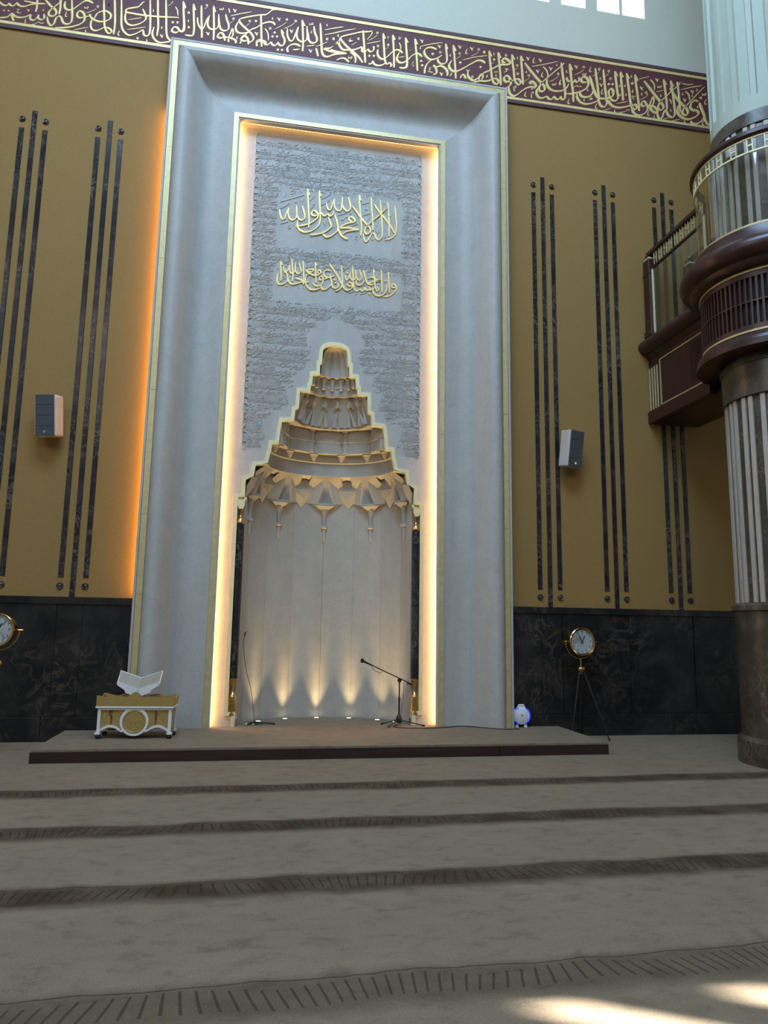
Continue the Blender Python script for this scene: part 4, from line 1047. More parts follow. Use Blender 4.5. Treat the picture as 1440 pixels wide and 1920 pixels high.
for k in range(6):     # drops on the band of the second tier
    pm = math.radians(18 + 28.8 * k); c = E(.86, pm, 0)
    MB().lathe([(.075, 4.10), (.07, 4.075), (.05, 4.06), (.042, 4.03), (.026, 4.0), (.004, 3.975)], (c[0], c[1]), 10).build('muqarnas_drop', 'niche', mh, smooth=True)
for k in range(9):     # small shelves on the third tier
    pm = math.radians(18 + 18 * k); P = lambda a, dp, z: E(a, pm + dp * math.radians(5), z)
    v = [P(.775, -1, 4.26), P(.715, -.8, 4.25), P(.715, .8, 4.25), P(.775, 1, 4.26)]
    cell('small_shelf', [(0, 1, 2, 3), (4, 5, 6, 7)] + [(i, (i + 1) % 4, (i + 1) % 4 + 4, i + 4) for i in range(4)], v + [(x, y, z + .015) for x, y, z in v])
for k in range(9):     # half columns of the third tier
    pm = math.radians(9 + 20.25 * k); c = E(.765, pm, 0)
    MB().lathe([(.052, 4.10), (.052, 4.255), (.062, 4.262), (.062, 4.28), (.05, 4.285), (.05, 4.42), (.075, 4.445)], (c[0], c[1]), 8).build('half_column', 'niche', mh)
for k in range(7):     # star points standing on the fourth tier, hooded cavities above
    pm = math.radians(12.9 + 25.7 * k)
    for s in (-1, 1):
        P = lambda a, dp, z: E(a, pm + s * math.radians(dp), z)
        v = [P(.535, .6, 4.458), P(.430, 12.0, 4.71), P(.520, 10.5, 4.458), P(.475, 5, 4.458)]
        cell('star_point', [(0, 1, 2), (0, 3, 1), (3, 2, 1)], v)
    P = lambda a, dp, z: E(a, pm + math.radians(12.85 + dp), z)
    if k < 6:
        cell('muqarnas_hood', [(0, 1, 2), (0, 2, 3), (1, 4, 2), (2, 4, 3)], [P(.46, -7, 4.83), P(.50, -8, 4.70), P(.375, 0, 4.80), P(.50, 8, 4.70), P(.46, 7, 4.83)])
        c = E(.43, pm + math.radians(12.85), 0)
        MB().lathe([(.03, 4.84), (.026, 4.80), (.014, 4.765), (.003, 4.75)], (c[0], c[1]), 8).build('muqarnas_drop', 'niche', mh, smooth=True)
        cell('small_shelf', [(0, 1, 2), (0, 2, 3)], [P(.565, -3.5, 4.60), P(.50, 0, 4.585), P(.565, 3.5, 4.60), P(.54, 0, 4.63)])
for k in range(7):     # arch ribs of the fifth tier
    pm = math.radians(12.9 + 25.7 * k); c = E(.305, pm, 0)
    MB().lathe([(.035, 5.175), (.05, 5.15), (.034, 5.11), (.026, 5.06), (.03, 5.0), (.006, 4.985)], (c[0], c[1]), 8).build('arch_rib', 'niche', mh, smooth=True)
# colonettes in the corners
for sd in (1, -1):
    x, y = sd * 1.262, YC - .005
    MB().lathe([(.058, .765), (.058, 2.885)], (x, y), 20).build('colonette_shaft', 'marble_strip', mh, smooth=True)
    MB().lathe([(.060, 2.885), (.062, 2.90), (.058, 2.925), (.04, 2.96), (.016, 2.985), (.012, 3.01), (.022, 3.02), (.022, 3.03), (.012, 3.04), (.014, 3.06), (.03, 3.075), (.048, 3.10), (.055, 3.15), (.062, 3.20), (.062, 3.225), (.078, 3.235), (.078, 3.25)], (x, y), 20).build('capital', 'brass', mh, smooth=True)
    sh = [(-.075, 3.255), (-.075, 3.235), (-.052, 3.205), (-.05, 3.15), (-.03, 3.09), (.03, 3.09), (.05, 3.15), (.052, 3.205), (.075, 3.235), (.075, 3.255)]
    MB().prism([(x + a, b) for a, b in sh], lambda a, b, t: (a, t, b), YP - .028, YP - .005).build('capital_shield', 'gold_pale', mh)
    MB().lathe([(.060, .765), (.063, .75), (.058, .735), (.048, .70), (.02, .655), (.012, .625), (.022, .615), (.012, .60), (.016, .58), (.04, .555), (.052, .52), (.054, .45), (.066, .36), (.068, .31), (.072, .30), (.072, .28)], (x, y), 20).build('colonette_base', 'brass', mh, smooth=True)
    MB().box(*sorted((sd * 1.19, sd * 1.318)), YP - .02, YC + .06, .235, .28).build('ledge', 'stone', mh)
# gold lines of writing on the panel
sm = MB()
for i, st in enumerate(SP):
    if st[0] == 'm' or st[0] == 'd':
        mb = MB(); stroke(mb, st, YP, .017 + .0005 * (i % 13), 4, wmul=1.08); mb.build('letter_stroke', 'gold_letter', mh, fix=False)
    else: stroke(sm, st, YP, .010 + .0003 * (i % 9), 3)
sm.build('vowel_marks', 'silver_letter', mh, fix=False, kind='stuff')
# stone relief: dense small lines of the same script, left clear round the gold lines and the arch
def half_open(z):
    w = 0
    for (a, b), (c, d) in zip(OUT[:-1], OUT[1:]):
        if min(b, d) <= z <= max(b, d): w = max(w, a, c)
    return w
def clear(x, z):
    if not (-1.285 < x < 1.285 and 3.93 < z < 8.80): return False
    if z < 5.7 and abs(x) < half_open(z) + .15 + .05 * math.sin(z * 9): return False
    if z > 5.6 and math.hypot(x, z - 5.6) < .42: return False
    if -.92 < x < .98 and 7.10 < z < 8.04: return False
    if -.95 < x < .98 and 6.24 < z < 6.80: return False
    return True
rel = MB(); mains = [s for s in SB if s[0] == 'm']; rnd = random.Random(5)
zz = 3.98; row = 0; allx = [p[0] for s in SB for p in s[2]]; PER = max(allx) - min(allx) - .3
while zz < 8.80:
    sc = .165 + .02 * rnd.random(); x0 = rnd.uniform(-5, 5)
    for st in SB:
        if st[0] == 'o' or (st[0] == 'n' and row % 2): continue
        for wrap in (0, PER, -PER, 2 * PER):
            xo = -1.35 + (sum(p[0] for p in st[2]) / len(st[2]) + wrap - x0) * sc
            if not -1.29 < xo < 1.29: continue
            zo = zz + (sum(p[1] for p in st[2]) / len(st[2]) - 10.0) * sc
            if not all(clear(-1.35 + (p[0] + wrap - x0) * sc, zz + (p[1] - 10.0) * sc) for p in (st[2][0], st[2][-1], st[2][len(st[2]) // 2])): continue
            stroke(rel, (st[0], st[1], [(a + wrap, b) for a, b in st[2]]), YP, (.0065 if st[0] == 'm' else .005) + rnd.uniform(-.001, .002), 2, sc, (-1.35, zz), (x0, 10.0), .95)
    zz += sc * .64; row += 1
marks = [s for s in SB if s[0] == 'n']; zz = 4.04
while zz < 8.78:      # small vowel marks between the lines
    x = -1.27
    while x < 1.27:
        st = rnd.choice(marks); sc = rnd.uniform(.22, .34); cx = sum(p[0] for p in st[2]) / len(st[2]); cz = sum(p[1] for p in st[2]) / len(st[2]); zo = zz + rnd.uniform(-.05, .05)
        if clear(x - .03, zo) and clear(x + .03, zo): stroke(rel, st, YP, rnd.uniform(.004, .006), 2, sc, (x, zo), (cx, cz), 1.1)
        x += rnd.uniform(.03, .07)
    zz += .105
for sd in (-1, 1):      # upright border of tall letters at both edges
    z = 3.96
    while z < 8.74:
        h = rnd.uniform(.10, .2); a = rnd.uniform(.0, .05); x = sd * 1.295
        stroke(rel, ('m', .020, [(x - sd * .055, z), (x - sd * .01, z + .015), (x, z + h * .5), (x - sd * a, z + h)]), YP, .016, 3); z += h * .8
rel.build('relief_script', 'stone', mh, fix=False, kind='stuff')
# recessed lamps in the platform along the foot of the niche
spots = []
for i, deg in enumerate((22, 40, 66, 92, 118, 146)):
    p = math.radians(deg); x, y, z = E(1.08, p, HP, .815)
    where = ('at the right foot of the niche', 'behind the microphone stand', 'right of the middle of the niche', 'in the middle of the niche', 'left of the middle of the niche', 'at the left foot of the niche')[i]
    l = thing('recessed_uplight', 'small round glowing floor lamp set in the platform ' + where, 'lamp', (x, y, HP), 0, 'floor lamps along the niche')
    MB().lathe([(.045, 0), (.045, .004), (.036, .005), (.034, .002)], n=20).build('rim', 'chrome', l, smooth=True)
    MB().lathe([(.033, .001), (.033, .003)], n=20).build('lens', 'led_floor', l)
    sl = bpy.data.lights.new('uplight_beam', 'SPOT'); sl.energy = 50; sl.color = (1, .74, .35); sl.spot_size = math.radians(54); sl.spot_blend = 1; sl.shadow_soft_size = .035
    so = bpy.data.objects.new('uplight_beam', sl); COL.objects.link(so); so.location = (x, y, HP + .03); tgt = Vector(E(1.06, p, HP + 3.0, .80))
    so.rotation_euler = (tgt - so.location).to_track_quat('-Z', 'Y').to_euler()
    sc2 = bpy.data.lights.new('added_soffit_beam', 'SPOT'); sc2.energy = 140; sc2.color = (1, .62, .22); sc2.spot_size = math.radians(30); sc2.spot_blend = 1; sc2.shadow_soft_size = .03  # extra spot added at each floor lamp to brighten the muqarnas soffits
    so = bpy.data.objects.new('added_soffit_beam', sc2); COL.objects.link(so); so.location = (x, y, HP + .03); so.rotation_euler = (Vector(E(.86, p, HP + 4.0, .64)) - so.location).to_track_quat('-Z', 'Y').to_euler()
# ------------------------------------------------------------------ round column
CX, CY = 5.33, -2.15
cl = thing('round_column', 'thick round column of brown grey marble with pale upright strips and white upper shaft', 'column', (CX, CY, 0))
MB().lathe([(.735, 0), (.735, .26), (.70, .30), (.685, .31)], n=48).build('base', 'marble_grey', cl, smooth=True)
MB().lathe([(.682, .31), (.682, 1.735)], n=48).build('pedestal', 'marble_grey', cl, smooth=True)
MB().lathe([(.69, 1.735), (.712, 1.75), (.712, 1.80), (.69, 1.825), (.65, 1.835)], n=48).build('ring_moulding', 'marble_grey', cl, smooth=True)
MB().lathe([(.640, 1.83), (.640, 4.30)], n=48).build('shaft', 'marble_grey', cl, smooth=True)
MB().lathe([(.640, 4.30), (.685, 4.302), (.685, 4.70), (.70, 4.71), (.70, 4.76), (.64, 4.77)], n=48).build('collar', 'marble_grey', cl, smooth=True)
MB().lathe([(.632, 4.77), (.632, 7.77)], n=48).build('shaft', 'marble_grey', cl, smooth=True)
MB().lathe([(.634, 7.77), (.655, 7.775), (.655, 7.95), (.636, 7.955)], n=48).build('ring_moulding', 'marble_grey', cl, smooth=True)
s1 = s2 = None
fx = []
for k in range(0, 34): fx.append(k * 360 / 17 + (0 if 0 else 0)) if k < 17 else fx.append((k - 17) * 360 / 17 + 8.2)
for a in fx:
    if s1 is None:
        s1 = MB().box(.630, .662, -.028, .028, 1.835, 4.298).build('pale_strip', 'white_stone', cl, bevel=.006)
        s2 = MB().box(.625, .650, -.028, .028, 4.90, 7.765).build('pale_strip', 'white_stone', cl, bevel=.006)
        s1.rotation_euler = s2.rotation_euler = (0, 0, math.radians(a))
    else:
        share(s1, cl, rot=(0, 0, math.radians(a))); share(s2, cl, rot=(0, 0, math.radians(a)))
NP = 18; ringz = [(8.02, 0), (8.16, 0), (8.18, 1), (15.6, 1), (15.62, 0), (16.0, 0)]
rg = []
for z, d in [(7.955, 0)] + ringz:
    r = []
    for j in range(NP):
        a0 = 2 * PI * j / NP; wd = 2 * PI / NP
        for fr, dd in ((0, 0), (.30, 0), (.36, 1), (.94, 1)): r.append(((.640 - .035 * dd * d) * math.cos(a0 + fr * wd), (.640 - .035 * dd * d) * math.sin(a0 + fr * wd), z))
    rg.append(r)
MB().loft(rg).build('upper_shaft', 'column_white', cl)
m = MB().lathe([(.055, 7.42), (.062, 7.44), (.062, 7.66), (.052, 7.68)], (-.655, -.19), 16); m.build('wall_lamp', 'white_case', cl, smooth=True)
# ------------------------------------------------------------------ gallery: drum round the column and bridge to the wall
ga = thing('round_gallery', 'dark mahogany gallery with glass balustrade wrapped round the column and bridged to the wall', 'balcony', (CX, CY, 0))
XL, XR = 4.95 - CX, 5.71 - CX; YB = YW - CY
A0 = math.pi - math.asin(min(1, .80 / .887)); A1 = 2 * PI + math.asin(.80 / .887)     # drum runs round the front from bridge to bridge
A0 = PI - math.acos(.38 / .887); A1 = 2 * PI + math.acos(.38 / .887)
A0 = PI - (PI / 2 - math.asin(.38 / .887)) ; A1 = 2 * PI + (PI / 2 - math.asin(.38 / .887))
def arc(name, prof, mat, n=56, smooth=True, closed_prof=False, par=None):
    pr = prof + [prof[0]] if closed_prof else prof
    return MB().lathe(pr, n=n, a0=A0, a1=A1, closed=False).build(name, mat, par or ga, smooth=smooth)
arc('underside_ring', [(.64, 4.82), (.93, 4.80), (.965, 4.805), (.965, 4.87), (.95, 4.93), (.905, 4.97), (.88, 4.985)], 'mahogany')
arc('louvre_backing', [(.84, 4.98), (.84, 5.76)], 'dark')
arc('gold_line', [(.880, 4.985), (.898, 4.985), (.898, 5.01), (.880, 5.01)], 'gold', closed_prof=True)
arc('gold_line', [(.880, 5.730), (.898, 5.730), (.898, 5.755), (.880, 5.755)], 'gold', closed_prof=True)
arc('louvre_rail', [(.84, 5.01), (.884, 5.01), (.884, 5.075), (.84, 5.075)], 'mahogany', closed_prof=True)
arc('louvre_rail', [(.84, 5.36), (.882, 5.36), (.882, 5.378), (.84, 5.378)], 'mahogany', closed_prof=True)
arc('louvre_rail', [(.84, 5.665), (.884, 5.665), (.884, 5.73), (.84, 5.73)], 'mahogany', closed_prof=True)
sl = None
na = 74
for k in range(na):
    a = A0 + .05 + (A1 - A0 - .1) * k / (na - 1)
    for z in (5.075, 5.378):
        if sl is None:
            sl = MB().box(.845, .881, -.0125, .0125, 0, .284).build('louvre_slat', 'mahogany', ga); sl.location = (0, 0, z); sl.rotation_euler = (0, 0, a)
        else: share(sl, ga, (0, 0, z), (0, 0, a))
tor = [(.88, 5.755), (.95, 5.765), (.99, 5.80), (1.0, 5.84)] + [(1.0 + .125 * math.cos(t), 5.98 + .13 * math.sin(t)) for t in [-1.45 + 2.95 * i / 10 for i in range(11)]] + [(.97, 6.12), (.95, 6.15), (.93, 6.28), (.885, 6.30)]
arc('torus_moulding', tor, 'mahogany')
arc('deck', [(.64, 6.28), (.89, 6.28)], 'mahogany')
arc('gold_line', [(.880, 6.30), (.897, 6.30), (.897, 6.325), (.880, 6.325)], 'gold', closed_prof=True)
arc('gold_line', [(.872, 7.245), (.892, 7.245), (.892, 7.265), (.872, 7.265)], 'gold_pale', closed_prof=True)
arc('gold_line', [(.872, 7.425), (.892, 7.425), (.892, 7.445), (.872, 7.445)], 'gold_pale', closed_prof=True)
arc('handrail', [(.86, 7.445), (.90, 7.445), (.93, 7.47), (.93, 7.51), (.90, 7.54), (.86, 7.54)], 'mahogany', closed_prof=True)
ng = 5
for k in range(ng):
    a0 = A0 + .035 + (A1 - A0 - .07) * k / ng + .008; a1 = A0 + .035 + (A1 - A0 - .07) * (k + 1) / ng - .008
    MB().lathe([(.874, 6.325), (.874, 7.245)], n=12, a0=a0, a1=a1, closed=False).build('glass_panel', 'glass', ga, smooth=True)
    if k: MB().box(.868, .880, -.008, .008, 6.325, 7.245).build('glass_joint', 'brass', ga).rotation_euler = (0, 0, a0 - .008)
for a, mt in ((A0 + .012, 'gold_pale'), (A1 - .012, 'gold_pale')):
    MB().box(.865, .900, -.014, .014, 6.325, 7.25).build('end_post', mt, ga).rotation_euler = (0, 0, a)
    MB().box(.875, .902, -.012, .012, 4.985, 5.74).build('end_post', mt, ga).rotation_euler = (0, 0, a)
    MB().box(.84, .905, -.05, .0, 6.30, 7.45).build('corner_post', 'mahogany', ga).rotation_euler = (0, 0, a - .02 if a < 4 else a + .02)
hb = None
def H():
    m = MB()
    m.box(-.008, .008, -.036, -.026, 0, .16).box(-.008, .008, .026, .036, 0, .16).box(-.007, .007, -.026, .026, .068, .086); return m
nh = 25
for k in range(nh):
    a = A0 + .08 + (A1 - A0 - .16) * k / (nh - 1)
    if hb is None: hb = H().build('gold_baluster', 'gold_pale', ga); hb.location = (.882 * math.cos(a), .882 * math.sin(a), 7.265); hb.rotation_euler = (0, 0, a)
    else: share(hb, ga, (.882 * math.cos(a), .882 * math.sin(a), 7.265), (0, 0, a))
YE = -CY - 1.35 + .02       # where the bridge meets the drum (local y)
for sd, X in ((-1, XL), (1, XR)):
    o = lambda d: sorted((X, X + sd * d))
    def bx(name, d0, d1, y0, y1, z0, z1, mat, **k): return MB().box(*sorted((X + sd * d0, X + sd * d1)), y0, y1, z0, z1).build(name, mat, ga, **k)
    bx('bridge_panel', -.06, 0, YE, YB - .33, 4.86, 5.70, 'mahogany')
    bx('bridge_sill', -.06, .05, YE, YB, 4.67, 4.86, 'mahogany', bevel=.012)
    for z in (4.885, 5.60): bx('gold_line', 0, .012, YE, YB - .33, z, z + .02, 'gold')
    bx('gold_line', 0, .012, YB - .335, YB - .315, 4.885, 5.62, 'gold')
    if sd < 0:
        for k in range(9): bx('louvre_slat', -.004, .006, YE + .08 + .045 * k, YE + .105 + .045 * k, 4.97, 5.56, 'mahogany')
    bx('pilaster', -.06, -.004, YB - .33, YB, 4.86, 5.70, 'mahogany')
    for k in range(4): bx('fluted_strip', -.004, .016, YB - .042 - .07 * k, YB - .020 - .07 * k, 4.88, 5.56, 'gold', bevel=.004)
    ty = [(X + sd * (.05 + .12 * math.cos(t)), 5.90 + .12 * math.sin(t)) for t in [-PI / 2 + PI * i / 10 for i in range(11)]]
    tp = [(X - sd * .06, 5.70), (X + sd * .0, 5.70), (X + sd * .03, 5.74)] + ty + [(X - sd * .06, 6.05)]
    MB().loft([[(a, YE, b) for a, b in tp], [(a, YB, b) for a, b in tp]]).build('torus_moulding', 'mahogany', ga, smooth=True)
    bx('gold_line', -.01, .012, YE, YB - .22, 6.05, 6.068, 'gold')
    bx('glass_panel', -.012, -.002, YE, YB - .22, 6.07, 7.15, 'glass')
    bx('lower_rail', -.03, .01, YE, YB - .2, 7.15, 7.18, 'mahogany')
    bx('handrail', -.05, .03, YE, YB - .1, 7.40, 7.47, 'mahogany', bevel=.012)
    hb2 = hb2 if sd > 0 else H().build('gold_baluster', 'gold', ga)
    for k in range(9):
        c = share(hb2, ga, (X, YE + .1 + k * (YB - YE - .42) / 8, 7.20), (0, 0, 0)); c.scale = (1, 1, 1.2)
    if sd > 0: bpy.data.objects.remove(hb2)
    bx('post', -.10, .05, YB - .20, YB - .03, 6.05, 7.34, 'mahogany', bevel=.012)
    bx('post_base', -.115, .065, YB - .215, YB - .015, 6.05, 6.16, 'mahogany', bevel=.015)
    bx('post_band', -.107, .057, YB - .207, YB - .023, 7.08, 7.10, 'mahogany', bevel=.004)
    bx('post_cap', -.085, .035, YB - .185, YB - .045, 7.34, 7.37, 'gold_pale')
    bx('post_cap', -.075, .025, YB - .175, YB - .055, 7.37, 7.43, 'mahogany', bevel=.01)
    pc = MB().lathe([(.018, 7.43), (.022, 7.45), (.016, 7.49), (.002, 7.51)], (X - sd * .025, YB - .115), 10).build('finial', 'gold_pale', ga, smooth=True)
    bx('end_post', -.014, .008, YB - .235, YB - .205, 6.07, 7.15, 'gold_pale')
MB().box(XL + .06, XR - .06, YE - .3, YB, 4.67, 4.72).build('bridge_underside', 'mahogany', ga)
MB().box(XL + .06, XR - .06, YE - .3, YB, 5.95, 6.04).build('bridge_deck', 'mahogany', ga)
# ------------------------------------------------------------------ loudspeakers
def speaker(loc, yaw, label, lab2):
    t = thing('wall_speaker', label, 'loudspeaker', loc, yaw, 'loudspeakers on the ochre wall')
    MB().box(-.15, .15, -.02, .17, -.27, .27).build('cabinet', 'white_case', t, bevel=.02)
    zs = [(-.268, -.150), (-.142, -.012), (-.004, .128), (.136, .268)]
    for a, b in zs: MB().box(-.128, .128, -.034, -.016, a, b).build('grille', 'slate', t, bevel=.004)
    m = MB().lathe([(.018, 0), (.018, .006), (.001, .007)], n=14); m.v = [(x, -.034 - z, y - .215) for x, y, z in m.v]; m.build('badge', 'chrome', t, smooth=True)
    MB().box(-.05, .05, .16, .27, -.06, .06).build('bracket', 'black', t); t.rotation_euler = (math.radians(9), 0, yaw)
    return t
speaker((-3.80, YW - .26, 4.14), math.radians(-16), 'pale two tone loudspeaker on the ochre wall left of the portal', '')
speaker((3.55, YW - .26, 4.13), math.radians(20), 'pale two tone loudspeaker on the ochre wall right of the portal', '')
# ------------------------------------------------------------------ clocks on tripods
def text_mesh(txt, size, name):
    c = bpy.data.curves.new(name, 'FONT'); c.body = txt; c.size = size; c.align_x = 'CENTER'; c.align_y = 'CENTER'; c.extrude = .0008; c.resolution_u = 2
    o = bpy.data.objects.new(name, c); COL.objects.link(o); bpy.context.view_layer.update()
    me = bpy.data.meshes.new_from_object(o.evaluated_get(bpy.context.evaluated_depsgraph_get())); bpy.data.objects.remove(o); me.materials.clear(); me.materials.append(M['ink']); return me
DIG = ['\u0661', '\u0662', '\u0663', '\u0664', '\u0665', '\u0666', '\u0667', '\u0668', '\u0669', '\u0661\u0660', '\u0661\u0661', '\u0661\u0662']
def face_pts(m, yoff): m.v = [(x, yoff - z, y) for x, y, z in m.v]; return m
def clock(loc, zc, yaw, r, feet, label, bell=True):
    t = thing('tripod_clock', label, 'clock', loc, 0, 'brass clocks on black tripods')
    Rm = Matrix.Rotation(yaw, 4, 'Z'); off = Matrix.Translation((0, 0, zc))
    def put(mb, name, mat, par=t, **k):
        mb.v = [tuple(off @ (Rm @ Vector(p))) for p in mb.v]; return mb.build(name, mat, par, **k)
    put(face_pts(MB().lathe([(.001, -.10), (r * .70, -.10), (r * .86, -.075), (r * .90, .03), (r * .97, .035), (r, .045), (r, .062), (r * .96, .07), (r * .90, .066), (r * .86, .052), (r * .85, .046), (.001, .046)], n=40), 0), 'case', 'brass', smooth=True)
    dl = put(face_pts(MB().lathe([(.001, .05), (r * .865, .05)], n=40), 0), 'dial', 'dial')
    put(face_pts(MB().lathe([(r * .868, .05), (r * .868, .058), (r * .84, .058), (r * .84, .0515)], n=40, caps=False), 0), 'dial_ring', 'chrome', dl, smooth=True)
    for i, d in enumerate(DIG):
        a = math.radians(90 - 30 * (i + 1)); me = text_mesh(d, r * .24, 'numeral')
        o = bpy.data.objects.new('numeral', me); COL.objects.link(o); o.parent = dl
        loc_ = off @ (Rm @ Vector((r * .70 * math.cos(a), -.0515, r * .70 * math.sin(a)))); o.matrix_local = Matrix.Translation(loc_) @ Rm @ Matrix.Rotation(PI / 2, 4, 'X')
    def hand(ang, L, w, name, tail=.25):
        a = math.radians(90 - ang); d = Vector((math.cos(a), 0, math.sin(a))); n = Vector((-d.z, 0, d.x))
        pts = [-d * L * tail + n * w, -d * L * tail - n * w, d * L * .1 - n * w, d * L * .75 - n * w * 1.5, d * L, d * L * .75 + n * w * 1.5, d * L * .1 + n * w]
        v = [(p.x, -.054, p.z) for p in pts] + [(p.x, -.057, p.z) for p in pts]
        put(MB().add(v, [tuple(range(7)), tuple(range(13, 6, -1))] + [(i, (i + 1) % 7, (i + 1) % 7 + 7, i + 7) for i in range(7)]), name, 'ink', dl)
    hand(330, r * .46, r * .022, 'minute_hand'); hand(28, r * .50, r * .022, 'hour_hand'); hand(300, r * .62, r * .006, 'second_hand')
    # fork that carries the case
    pts = [((r + .035) * math.cos(q), 0, (r + .035) * math.sin(q)) for q in [PI + PI * i / 16 for i in range(17)]]
    put(MB().tube(pts, .008, 8), 'fork', 'brass', smooth=True)
    for s in (-1, 1): put(MB().tube([(s * r * .9, 0, 0), (s * (r + .075), 0, 0)], .009, 8), 'pivot_screw', 'brass', smooth=True)
    zb = zc - r - .035
    MB().lathe([(.012, zb + .004), (.012, zb - .05), (.018, zb - .055), (.018, zb - .065), (.012, zb - .07), (.012, zb - .10), (.05, zb - .125), (.058, zb - .15), (.055, zb - .165), (.001, zb - .165)], n=20).build('mount', 'brass', t, smooth=True)
    ap = zb - .16
    MB().lathe([(.04, ap), (.05, ap - .02), (.05, ap - .06), (.02, ap - .08)], n=16).build('tripod_head', 'black', t, smooth=True)
    for a, d in feet:
        q = math.radians(a); e = Vector((math.cos(q) * d, math.sin(q) * d, .012)); s0 = Vector((math.cos(q) * .04, math.sin(q) * .04, ap - .04))
        lg = MB().tube([s0, s0.lerp(e, .55)], .014, 8).tube([s0.lerp(e, .5), e], .010, 8).build('leg', 'black', t, smooth=True)
        MB().lathe([(.014, 0), (.015, .02), (.008, .03)], (e.x, e.y), 10).build('foot', 'rubber', lg, smooth=True)
    MB().tube([(0, 0, ap - .06), (0, 0, .55)], .006, 6).build('centre_rod', 'black', t, smooth=True)
clock((3.545, -.05, 0), 1.325, math.radians(5), .198, [(-36, .36), (75, .20), (206, .24)], 'round brass clock with white dial on a black tripod right of the portal')
clock((-3.835, -.9, 0), 1.39, math.radians(-10), .185, [(180, .30), (264, .28), (100, .28)], 'round brass clock with white dial cut off at the left edge, against the black marble')
# ------------------------------------------------------------------ low desk with book rest
TX, TY, TZ = -2.355, -.42, HP
dk = thing('low_desk', 'low white and gold desk with carved round medallion and scalloped gold rim', 'desk', (TX, TY, TZ), math.radians(-4))
hw, hd = .425, .165
def bxd(name, x0, x1, y0, y1, z0, z1, mat, par=dk, **k): return MB().box(x0, x1, y0, y1, z0, z1).build(name, mat, par, **k)
for sx in (-1, 1):
    for sy in (-1, 1):
        ft = bxd('foot_block', *sorted((sx * (hw - .045), sx * (hw + .018))), *sorted((sy * (hd - .045), sy * (hd + .012))), .048, .075, 'white_paint', bevel=.004)
        MB().lathe([(.022, 0), (.030, .008), (.032, .025), (.026, .04), (.016, .05)], (sx * (hw - .02), sy * (hd - .018)), 14).build('foot', 'rubber', dk, smooth=True)
        bxd('corner_post', *sorted((sx * (hw - .035), sx * hw)), *sorted((sy * (hd - .03), sy * hd)), .07, .352, 'white_paint', bevel=.003)
def face(yf, sg):
    yfn = lambda a, b, t: (a, yf + sg * t, b)
    MB().box(-hw + .02, hw - .02, *sorted((yf, yf + .012)), .115, .345).build('lattice_panel', 'gold_lattice', dk)
    # white frame: top rail, arched bottom rail and ring
    MB().prism([(-hw + .03, .33), (hw - .03, .33), (hw - .03, .352), (-hw + .03, .352)], yfn, 0, .018).build('top_rail', 'white_paint', dk)
    for s in (-1, 1):
        lo = [(s * (hw - .03), .075), (s * (hw - .03), .11)]
        arc_ = [(hw - .03 - .27 * i / 12, .105 + .052 * math.sin(PI * min(1, i / 11.0)) ) for i in range(13)]
        poly = [(s * a, b - .026) for a, b in arc_] + [(s * a, b) for a, b in reversed(arc_)]
        MB().prism(poly, yfn, 0, .018).build('arched_rail', 'white_paint', dk)
    rg = [((.152 if k % 2 == 0 else .118) * math.cos(0), 0) for k in range(2)]
    v = []; f = []; n = 40
    for i in range(n):
        a = 2 * PI * i / n
        for rr, t in ((.165, 0), (.165, .020), (.135, .020), (.135, 0)): v.append((rr * math.cos(a), yf + sg * t, .198 + rr * math.sin(a)))
    for i in range(n):
        for j in range(4): f.append((i * 4 + j, i * 4 + (j + 1) % 4, ((i + 1) % n) * 4 + (j + 1) % 4, ((i + 1) % n) * 4 + j))
    MB().add(v, f).build('ring', 'white_paint', dk, smooth=True)
    m = MB().lathe([(.134, .008), (.132, .024), (.124, .027), (.116, .020), (.001, .020)], n=36); m.v = [(x, yf + sg * z, .198 + y) for x, y, z in m.v]; m.build('medallion', 'gold_lattice', dk, smooth=True)
face(-hd + .014, -1)
MB().box(-hw + .02, hw - .02, hd - .02, hd - .006, .115, .345).build('back_panel', 'gold_board', dk)
for sx in (-1, 1): MB().box(*sorted((sx * (hw - .02), sx * (hw - .008))), -hd + .03, hd - .03, .10, .345).build('side_panel', 'cream', dk)
sh = MB().tube([(.245, 0, .325), (.247, 0, .24), (.240, 0, .155)], [.007, .008, .003], 6); sh.v = [(x, -hd + .006 + y * .5, z) for x, y, z in sh.v]; sh.build('red_letter', 'red', dk, smooth=True)
sh = MB().tube([(-.245, 0, .318), (-.27, 0, .312), (-.285, 0, .322), (-.29, 0, .295), (-.265, 0, .262), (-.262, 0, .215), (-.27, 0, .165)], [.005, .009, .006, .008, .008, .007, .003], 6); sh.v = [(x, -hd + .006 + y * .5, z) for x, y, z in sh.v]; sh.build('red_letter', 'red', dk, smooth=True)
bxd('desk_top', -hw - .025, hw + .025, -hd - .022, hd + .022, .352, .372, 'white_paint', bevel=.005)
def rim_h(u):     # scalloped outline, u in -1..1
    u = abs(u)
    if u < .20: return .098 + .070 * math.cos(u / .20 * PI / 2)
    if u < .62: return .098 + .020 * math.sin((u - .20) / .42 * PI)
    if u < .70: return .098 - .004 * math.sin((u - .62) / .08 * PI)
    return .098 + .014 * (1 - math.cos((u - .70) / .30 * PI))
P = [(-1 + 2 * i / 64, 0) for i in range(65)]
poly = [((hw + .018) * u, .372 + rim_h(u)) for u, _ in P] + [(hw + .018, .372), (-hw - .018, .372)]
for yy in (-hd - .016, hd + .004): MB().prism(poly, lambda a, b, t: (a, t, b), yy, yy + .012).build('scalloped_rim', 'gold_board', dk)
